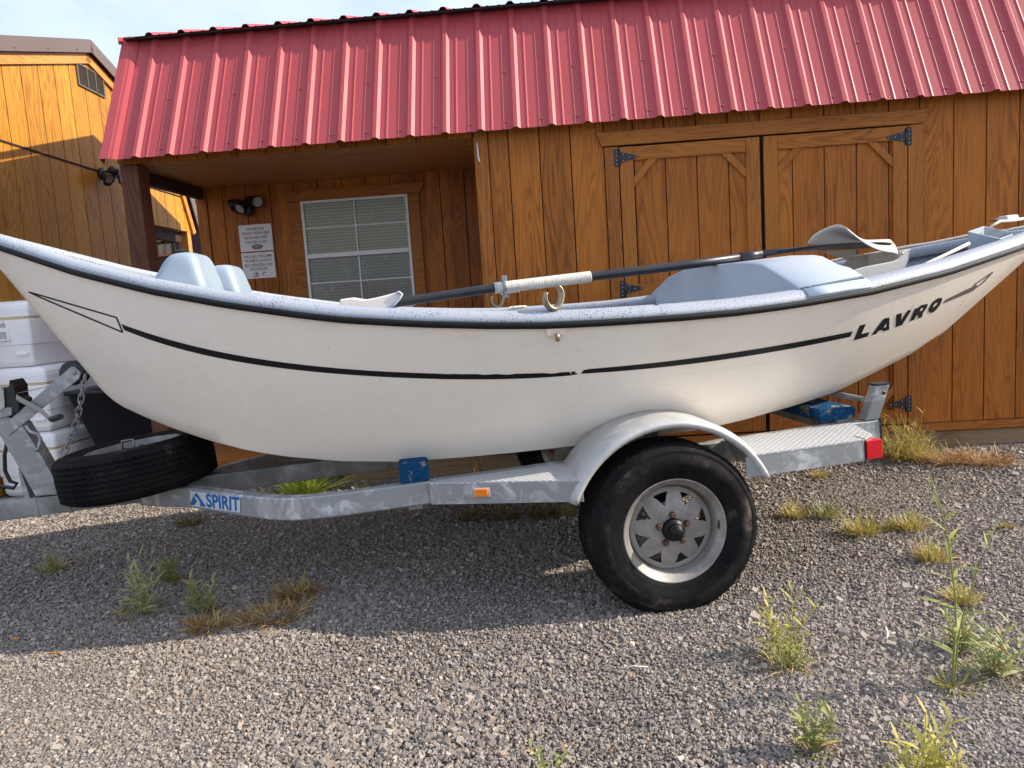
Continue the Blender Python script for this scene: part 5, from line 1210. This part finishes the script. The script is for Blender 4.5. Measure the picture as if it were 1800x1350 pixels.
# oar lying along the boat
def oar():
    na = NC-.10; q = lambda x, y, n=na: on_n(x, y, n)
    r = thing('oar', 'black wooden oar with white rope wrap lying lengthwise in the boat', 'oar', l2w(q(1100, 485)))
    M_OAR = plastic('black_oar_shaft', (.022, .022, .025), .38, .5, 14)
    mb = MB(True); mb.tube([q(640, 543), q(700, 531.5), q(870, 506), q(1040, 486), q(1200, 466.5), q(1337, 448)], [.019, .0225, .0225, .0225, .0225, .0225], 18); sh = mb.build('shaft', M_OAR, r)
    mb = MB(True); rings = []
    path = []
    a, b = q(889, 504.5), q(1038, 486.3); L_ = np.linalg.norm(b-a); n_ = 110; d = (b-a)/L_
    prof = []
    for i in range(n_*3+1): t_ = i/(n_*3); prof.append((.0262+.0016*abs(math.sin(math.pi*t_*n_/2)), t_*L_))
    prof = [(.02, 0)]+prof+[(.02, L_)]
    mb.lathe(prof, a, d, np.cross(d, (0, 1., 0)), 20); mb.build('rope_wrap', M_ROPE, r)
    mb = MB(True); mb.tube([q(869, 506.5), q(891, 503.8)], [.0275, .0275], 18); mb.build('sleeve', plastic('dirty_white_sleeve', (.56, .53, .49), .5, .2, 20), r)
    mb = MB(True); c0, c1 = q(884, 504.6), q(890.5, 503.8); dd = (c1-c0); mb.lathe([(.026, 0), (.036, 0), (.0375, .004), (.0375, .013), (.036, .017), (.026, .017)], c0, dd/np.linalg.norm(dd), np.cross(dd/np.linalg.norm(dd), (0, 1., 0)), 24)
    for s_ in (1, -1): 
        c_ = (c0+c1)/2+np.array([0, -.006, s_*.040]); mb.box(c_-np.array([.013, .014, .013]), c_+np.array([.013, .014, .013]))
    ck = mb.build('clamp', M_STEEL, r, bevel=.002)
    mb = MB(True); p = [q(886, 507.5, na-.03), q(914, 503.5, na-.03), q(914, 513.5, na-.03), q(888, 517, na-.03)]; mb.prism(p, (0, .010, 0)); mb.build('clamp_arm', M_STEEL, r, bevel=.001)
    mb = MB(True); mb.tube([q(1300, 452.8), q(1338, 447.5)], [.0245, .0245], 18); mb.build('blade_ferrule', M_OAR, r)
    mb = MB(True); rings = []
    for x, y, w, h in ((1336, 446, .017, .017), (1370, 441.5, .026, .0145), (1405, 438, .055, .010), (1440, 435, .085, .007), (1480, 433, .098, .0055), (1530, 431.5, .095, .005), (1556, 431.5, .07, .004)):
        c_ = q(x, y); rings.append([c_+np.array([0, w*math.cos(a)*1.0, h*math.sin(a)-w*math.cos(a)*.10]) for a in np.linspace(0, 2*math.pi, 16, False)])
    mb.loft(rings); mb.build('blade', plastic('scuffed_black_blade', (.03, .029, .032), .4, .7, 9), r)
oar()
# ------------------------------------------------------------------ coolers, tub, bag by the golden shed
def cooler(x0, y0, z0, w, l, h, rz, label):
    r = thing('cooler', label, 'cooler', (x0+w/2, y0+l/2, z0), group='white coolers stacked by the golden shed', mw=Matrix.Translation((x0+w/2, y0+l/2, z0)) @ Matrix.Rotation(rz, 4, 'Z'))
    mw = WORLD[r.name]; T3 = lambda p: np.array(mw @ Vector((float(p[0]), float(p[1]), float(p[2]))))
    class B(MB):
        def pt(s, p): return T3(p)
    W2, L2 = w/2, l/2
    mb = B(); rings = []
    for z, i in ((0, .045), (.012, .030), (.035, .019), (.33*h, .013), (.34*h, .006), (.70*h, .0), (.708*h, .001), (.715*h, .010)): rings.append([(a, b, z) for a, b in rrect(0, 0, W2-i, L2-i, .022, 4)])
    mb.loft(rings, smooth=False); mb.build('body', M_COOL, r)
    mb = B(); mb.loft([[(a, b, z) for a, b in rrect(0, 0, W2-.012, L2-.012, .022, 4)] for z in (.715*h, .752*h)]); mb.build('seal', M_SEAL, r)
    mb = B(); rings = []
    for z, i in ((.752*h, .010), (.758*h, .001), (.87*h, .002), (.925*h, .007), (.965*h, .020), (.988*h, .042), (.998*h, .08)): rings.append([(a, b, z) for a, b in rrect(0, 0, W2-i, L2-i, .026, 4)])
    mb.loft(rings, smooth=False); mb.build('lid', M_COOL, r)
    # end handle: recess frame, grip and lower bar
    mb = B(); y = -L2-.010
    for (a, b, c, d_) in ((-.075, -.058, .40, .70), (.058, .075, .40, .70), (-.058, .058, .66, .70), (-.058, .058, .40, .43), (-.058, .058, .535, .60)): mb.box((a, y, c*h), (b, -L2+.003, d_*h))
    hd = mb.build('handle', M_COOL, r, bevel=.004)
    mb = B(); mb.box((-.057, -L2-.003, .431*h), (.057, -L2-.0005, .534*h)); mb.box((-.057, -L2-.003, .601*h), (.057, -L2-.0005, .659*h)); mb.build('handle_recess', mat('cooler_handle_recess', (.50, .48, .48), .6), hd)
    mb = B()
    for a in (-.15, .10): mb.box((a, -L2-.004, .17*h), (a+.085, -L2+.006, .215*h))
    mb.build('foot_ridge', M_COOL, r, bevel=.006)
    mb = B()
    for dx in (-.048, .048):
        for zz in (.685, .415): mb.lathe([(0, -.002), (.004, -.0015), (.005, 0)], (dx, y-.0005, zz*h), (0, 1, 0), (1, 0, 0), 8)
    mb.build('handle_screws', M_STEEL, hd)
cg = gz(-3.7, 5.2); ch = .468
cooler(-4.030, 4.97, cg, .455, .78, ch, math.radians(1), 'white cooler at the bottom of the stack')
cooler(-4.035, 4.955, cg+ch+.002, .455, .78, ch, math.radians(2.5), 'white cooler in the middle of the stack')
cooler(-4.085, 4.98, cg+2*ch+.004, .455, .78, ch, math.radians(-1), 'white cooler on top of the stack')
def tub():
    Y = 5.15; p = [at_y(x, y, Y) for x, y in ((122, 687), (300, 676), (300, 810), (170, 800))]
    mb = MB(); x0, x1 = p[0][0], p[0][0]+.72; zt = p[0][2]; zb = gz(-3, 5.2)
    rings = []
    for z, i in ((zb, .20), (zb+.02, .195), (zt-.03, .01), (zt-.028, -.012), (zt, -.012), (zt, .008), (zt-.03, .02), (zb+.05, .2)): rings.append([(a, b, z) for a, b in rrect((x0+x1)/2, Y+.25, (x1-x0)/2-i, .33-i*.7, .05, 4)])
    mb.loft(rings); mb.build('plastic_tub', M_BIN, label='black tapered plastic tub standing beside the white coolers', cat='tub')
    c = at_y(245, 752, 5.0); mb = MB(); mb.blob((c[0], 5.06, gz(c[0], 5.)+.10), (.085, .06, .10), 3, 3); mb.build('plastic_bag', plastic('crinkled_white_bag', (.72, .72, .72), .3, .3, 25), label='crumpled white plastic bag on the gravel between the tub and porch post', cat='bag')
tub()

# ------------------------------------------------------------------ weeds
LG = leafmat('weed_green', (.22, .235, .07), (.36, .37, .13)); LY = leafmat('weed_yellow_green', (.38, .34, .065), (.54, .47, .14)); LB = leafmat('dry_straw', (.42, .26, .12), (.56, .37, .19), .2)
LD = leafmat('dark_weed', (.085, .105, .03), (.15, .17, .06)); LR = leafmat('red_brown_dry', (.30, .14, .065), (.44, .25, .12), .2); LS = leafmat('silver_green', (.31, .33, .13), (.43, .44, .21)); LBR = leafmat('bright_green', (.30, .40, .04), (.48, .54, .08), .4)
def blade(mb, p, d, L_, w, bend, rnd, mi=0):
    d = np.asarray(d, float); d = d/np.linalg.norm(d); h = np.array([d[0], d[1], 0.]); nh = np.linalg.norm(h); h = h/nh if nh > 1e-6 else np.array([1., 0, 0]); sd = np.array([-h[1], h[0], 0.]); tw = rnd.uniform(-.6, .6); sd = sd*math.cos(tw)+np.cross(d, sd)*math.sin(tw)
    n = 4; vs = []; q = np.array(p, float); dd = d.copy()
    for i in range(n+1):
        t_ = i/n; ww = w*(1-t_)**.7*(.55+.9*min(1, t_*3)) if i < n else 0.0002
        vs += [q-sd*ww/2, q+sd*ww/2]; q = q+dd*L_/n; dd = dd+(h*.5-np.array([0, 0, .9]))*bend/n; dd /= np.linalg.norm(dd)
    mb.m = mi; mb.add(vs, [(2*i, 2*i+1, 2*i+3, 2*i+2) for i in range(n)], True)
def weed(px, py, wpx, hpx, style, label, name='weed', seed=0, cat='weed', group=None):
    c = at_g(px, py); z = (c-CP)@CF; sc = z/FPX; Wd, H = wpx*sc, hpx*sc*(1.12 if style in ('silver', 'leafy', 'stems') else 1.5 if style == 'brown' else 1.); Wd *= 1.25 if style == 'brown' else 1.; rnd = random.Random(seed*77+int(px)); mb = MB()
    mats = {'grass': [LG, LB], 'yellow': [LY, LB], 'leafy': [LG, LB], 'silver': [LS, LB], 'dry': [LB, LR], 'dark': [LD, LR], 'brown': [LR, LY], 'bright': [LBR, LG], 'tall': [LG, LY], 'stems': [LY, LS], 'tumble': [LR, LB]}[style]
    G_ = lambda a, r_: np.array([c[0]+r_*math.cos(a), c[1]+r_*math.sin(a)*.8, gz(c[0], c[1])-.004])
    def stem(p, d, L_, leaves, lw, ll, mi=0, r0=.0016, up=.35):
        d = np.asarray(d, float); d /= np.linalg.norm(d); pts = [p]; dd = d.copy(); n = 7
        for i in range(n): pts.append(pts[-1]+dd*L_/n); dd = dd+np.array([rnd.gauss(0, .07), rnd.gauss(0, .07), .05]); dd /= np.linalg.norm(dd)
        mb.m = mi; mb.tube(pts, [r0*(1-.6*i/n) for i in range(n+1)], 5)
        for i in range(leaves):
            t_ = .10+.9*(i+rnd.random()*.6)/leaves; k = min(int(t_*n), n-1); f = t_*n-k; q = pts[k]*(1-f)+pts[min(k+1, n)]*f; a = i*2.4+rnd.random(); el = up+.5*t_+rnd.uniform(-.2, .25)
            blade(mb, q, (math.cos(a)*math.cos(el), math.sin(a)*math.cos(el), math.sin(el)), ll*(1-.45*t_)*rnd.uniform(.7, 1.2), lw*(1-.3*t_), rnd.uniform(.2, .9), rnd, mi if rnd.random() > .08 else 1)
    if style in ('grass', 'yellow', 'dark', 'bright', 'dry', 'brown'):
        n = {'grass': 80, 'yellow': 125, 'dark': 110, 'bright': 200, 'dry': 260, 'brown': 200}[style]; n = int(n*min(2.4, .5+Wd/.12*.5))
        for i in range(n):
            a = rnd.random()*6.283; r_ = Wd/2*math.sqrt(rnd.random())*.72; p = G_(a, r_); el = rnd.uniform(.35, 1.45) if style not in ('dry', 'brown') else rnd.uniform(.05, 1.0); a2 = a+rnd.gauss(0, .8)
            blade(mb, p, (math.cos(a2)*math.cos(el), math.sin(a2)*math.cos(el), math.sin(el)), H*rnd.uniform(.3, .95)*(1. if style not in ('dry', 'brown') else .75), .0034+.002*rnd.random(), rnd.uniform(.1, 1.1), rnd, 1 if rnd.random() < (.34 if style not in ('bright',) else .3) else 0)
        if style in ('grass', 'yellow', 'bright'):
            for i in range(max(4, int(Wd/.02))): a = rnd.random()*6.283; stem(G_(a, Wd*.25*rnd.random()), (rnd.gauss(0, .35), rnd.gauss(0, .35), 1), H*rnd.uniform(.55, 1.), 10, .006, H*.28)
    elif style in ('leafy', 'silver', 'stems'):
        for i in range(({'leafy': 7, 'silver': 9, 'stems': 5}[style] if wpx > 25 else 2)): a = rnd.random()*6.283; stem(G_(a, Wd*.2*rnd.random()), (rnd.gauss(0, .24)+.25*math.cos(a), rnd.gauss(0, .2)+.2*math.sin(a), 1), H*rnd.uniform(.45, 1.) if i else H*.98, 12, .0115, min(.10, H*.44), 0, .0022)
        for i in range(int(55*min(2, Wd/.12))): a = rnd.random()*6.283; p = G_(a, Wd*.42*math.sqrt(rnd.random())); el = rnd.uniform(.2, 1.2); blade(mb, p, (math.cos(a)*math.cos(el), math.sin(a)*math.cos(el), math.sin(el)), H*rnd.uniform(.15, .38), .004, rnd.uniform(.2, 1.), rnd, 1 if rnd.random() < .4 else 0)
    elif style == 'tall':
        stem(G_(0, 0), (.03, 0, 1), H*1.42, 20, .014, .12, 0, .0036, .35); stem(G_(1, .012), (.12, .02, 1), H*1.05, 13, .012, .10, 0, .003, .3)
        for i in range(60): a = rnd.random()*6.283; p = G_(a, .05*rnd.random()); el = rnd.uniform(.1, 1.); blade(mb, p, (math.cos(a)*math.cos(el), math.sin(a)*math.cos(el), math.sin(el)), .06*rnd.random()+.02, .004, .6, rnd, 1)
    elif style == 'tumble':
        for i in range(46): a = rnd.random()*6.283; stem(G_(a, Wd*.15*rnd.random()), (math.cos(a)*rnd.random()*.9, math.sin(a)*rnd.random()*.9, 1), H*rnd.uniform(.5, 1.), 8, .004, H*.16, rnd.choice((0, 1)), .0012)
    return mb.build(name, mats, label=label, cat=cat, fix=False, group=group)
WD = [
 (95, 1003, 60, 44, 'grass', 'sparse grass tuft at the far left of the shaded gravel', 'grass_tuft'),
 (245, 1078, 66, 100, 'silver', 'tall silvery-green weed, the tallest in the boat shadow', 'weed'),
 (300, 1024, 60, 52, 'leafy', 'short bushy green weed just behind the tall silvery-green weed', 'weed'),
 (360, 1078, 66, 66, 'leafy', 'green weed growing out of the left end of the dry brown mat', 'weed'),
 (368, 1100, 70, 40, 'brown', 'dry red-brown mat at the shadow edge, left half', 'dry_weed'),
 (480, 1084, 120, 42, 'brown', 'wide dry red-brown mat at the shadow edge, right half', 'dry_weed'),
 (521, 1046, 44, 54, 'brown', 'upright brown weed with one green shoot behind the dry mat', 'weed'),
 (335, 922, 44, 36, 'dark', 'dark weed under the sticker on the trailer rail', 'weed'),
 (532, 872, 74, 135, 'bright', 'bright yellow-green bush between the trailer rails', 'weed'),
 (642, 866, 34, 34, 'dark', 'small dark weed behind the near rail beside the blue bunk end', 'weed'),
 (838, 845, 66, 50, 'tumble', 'dry brown twiggy weed between the hull and the shed timber', 'dry_weed'),
 (828, 912, 50, 40, 'dark', 'dark grass under the amber marker light', 'grass_tuft'),
 (888, 912, 50, 40, 'dark', 'dark grass just right of the amber marker light', 'grass_tuft'),
 (955, 908, 60, 40, 'dark', 'dark grass under the front step plate', 'grass_tuft'),
 (1000, 905, 40, 36, 'grass', 'green grass beside the left edge of the near tyre', 'grass_tuft'),
 (1395, 908, 58, 38, 'yellow', 'low yellow weed nearest the right side of the wheel', 'weed'),
 (1450, 908, 54, 42, 'grass', 'green weed touching the low yellow weed right of the wheel', 'weed'),
 (1512, 938, 66, 52, 'yellow', 'yellow weed with a long leaning shoot right of the wheel', 'weed'),
 (1560, 930, 44, 20, 'yellow', 'small flat weed between two yellow weeds', 'weed'),
 (1600, 930, 62, 46, 'yellow', 'yellow weed in front of the tan grass', 'weed'),
 (1640, 985, 66, 50, 'yellow', 'yellow-green weed behind the tallest weed', 'weed'),
 (1692, 1056, 62, 44, 'yellow', 'low yellow weed behind the stem of the tallest weed', 'weed'),
 (1674, 1208, 50, 285, 'tall', 'tallest weed, a thin stem with long narrow leaves', 'tall_weed'),
 (1690, 1138, 66, 70, 'silver', 'bushy silver-green weed at the foot of the tallest weed', 'weed'),
 (1752, 1188, 125, 90, 'silver', 'spreading weed at the right edge beside the tallest weed', 'weed'),
 (1385, 1170, 78, 70, 'grass', 'weed with two upright stems to the right below the wheel, grassy base', 'weed'),
 (1378, 1150, 66, 112, 'stems', 'pair of upright yellow-green shoots rising from the grassy weed below the wheel', 'weed'),
 (1432, 1322, 70, 92, 'leafy', 'weed near the bottom of the picture, left of the leaning yellow shoots', 'weed'),
 (1612, 1372, 80, 128, 'stems', 'large weed with long yellow shoots cut by the bottom edge', 'weed'),
 (1668, 1378, 50, 80, 'stems', 'yellow shoots beside the large weed at the bottom edge', 'weed'),
 (972, 1372, 22, 78, 'leafy', 'single yellow-green shoot at the bottom centre edge', 'weed'),
 (1580, 808, 70, 100, 'yellow', 'tall yellow-green weed just behind the red tail light', 'weed'),
 (1614, 808, 66, 70, 'yellow', 'bushy yellowing weed between the tail light and the tan grass', 'weed'),
 (1662, 812, 90, 70, 'dry', 'tan dry grass nearest the yellowing weed by the shed', 'dry_grass'),
 (1728, 812, 110, 66, 'dry', 'tan dry grass farther right along the shed timber', 'dry_grass'),
 (1606, 800, 24, 72, 'tumble', 'red-brown dead stalk curling up by the door hinge', 'dead_stalk'),
 (1440, 838, 34, 18, 'yellow', 'tiny yellow-green tuft under the rear step', 'weed'),
 (1772, 928, 26, 16, 'yellow', 'tiny yellow tuft at the far right', 'weed'),
 (113, 862, 40, 108, 'leafy', 'green leafy plant behind the bow chain in front of the coolers', 'weed'),
]
for i, w in enumerate(WD): weed(*w, seed=i)
# small litter on the gravel
def chip_(px, py, L_, w, ang, m, label, name, cat):
    c = at_g(px, py); z = gz(c[0], c[1])+.012; d = np.array([math.cos(ang), math.sin(ang), 0.]); e = np.array([-d[1], d[0], 0]); c = np.array([c[0], c[1], z]); mb = MB()
    mb.prism([c-d*L_/2-e*w/2, c+d*L_/2-e*w*.35, c+d*L_*.46+e*w/2, c-d*L_*.48+e*w*.4], (0, 0, .005)); mb.build(name, m, label=label, cat=cat)
chip_(28, 1128, .034, .012, .1, M_TG, 'orange wood chip at the left edge of the shaded gravel', 'wood_chip', 'chip')
chip_(97, 1154, .05, .006, .0, M_TG, 'thin wood splinter on the shadow edge near the left', 'wood_chip', 'chip')
c = at_g(1562, 1122); mb = MB(); p = np.array([c[0], c[1], gz(c[0], c[1])+.014])
mb.tube([p+np.array([-.02, -.03, 0]), p+np.array([-.005, -.005, .006]), p+np.array([.004, .03, .01])], .004, 6); mb.tube([p, p+np.array([.022, .0, .006])], .003, 6); mb.build('dry_twig', M_ROPE, label='pale forked dry twig on the gravel at right', cat='twig')
c = at_g(1115, 1180); mb = MB(); p = np.array([c[0], c[1], gz(c[0], c[1])+.014]); mb.tube([p+np.array([-.04, 0, 0]), p+np.array([0, .004, .003]), p+np.array([.045, -.002, 0])], .0022, 5); mb.build('dry_stalk', M_ROPE, label='pale straight dry stalk on the gravel below the wheel', cat='stalk')
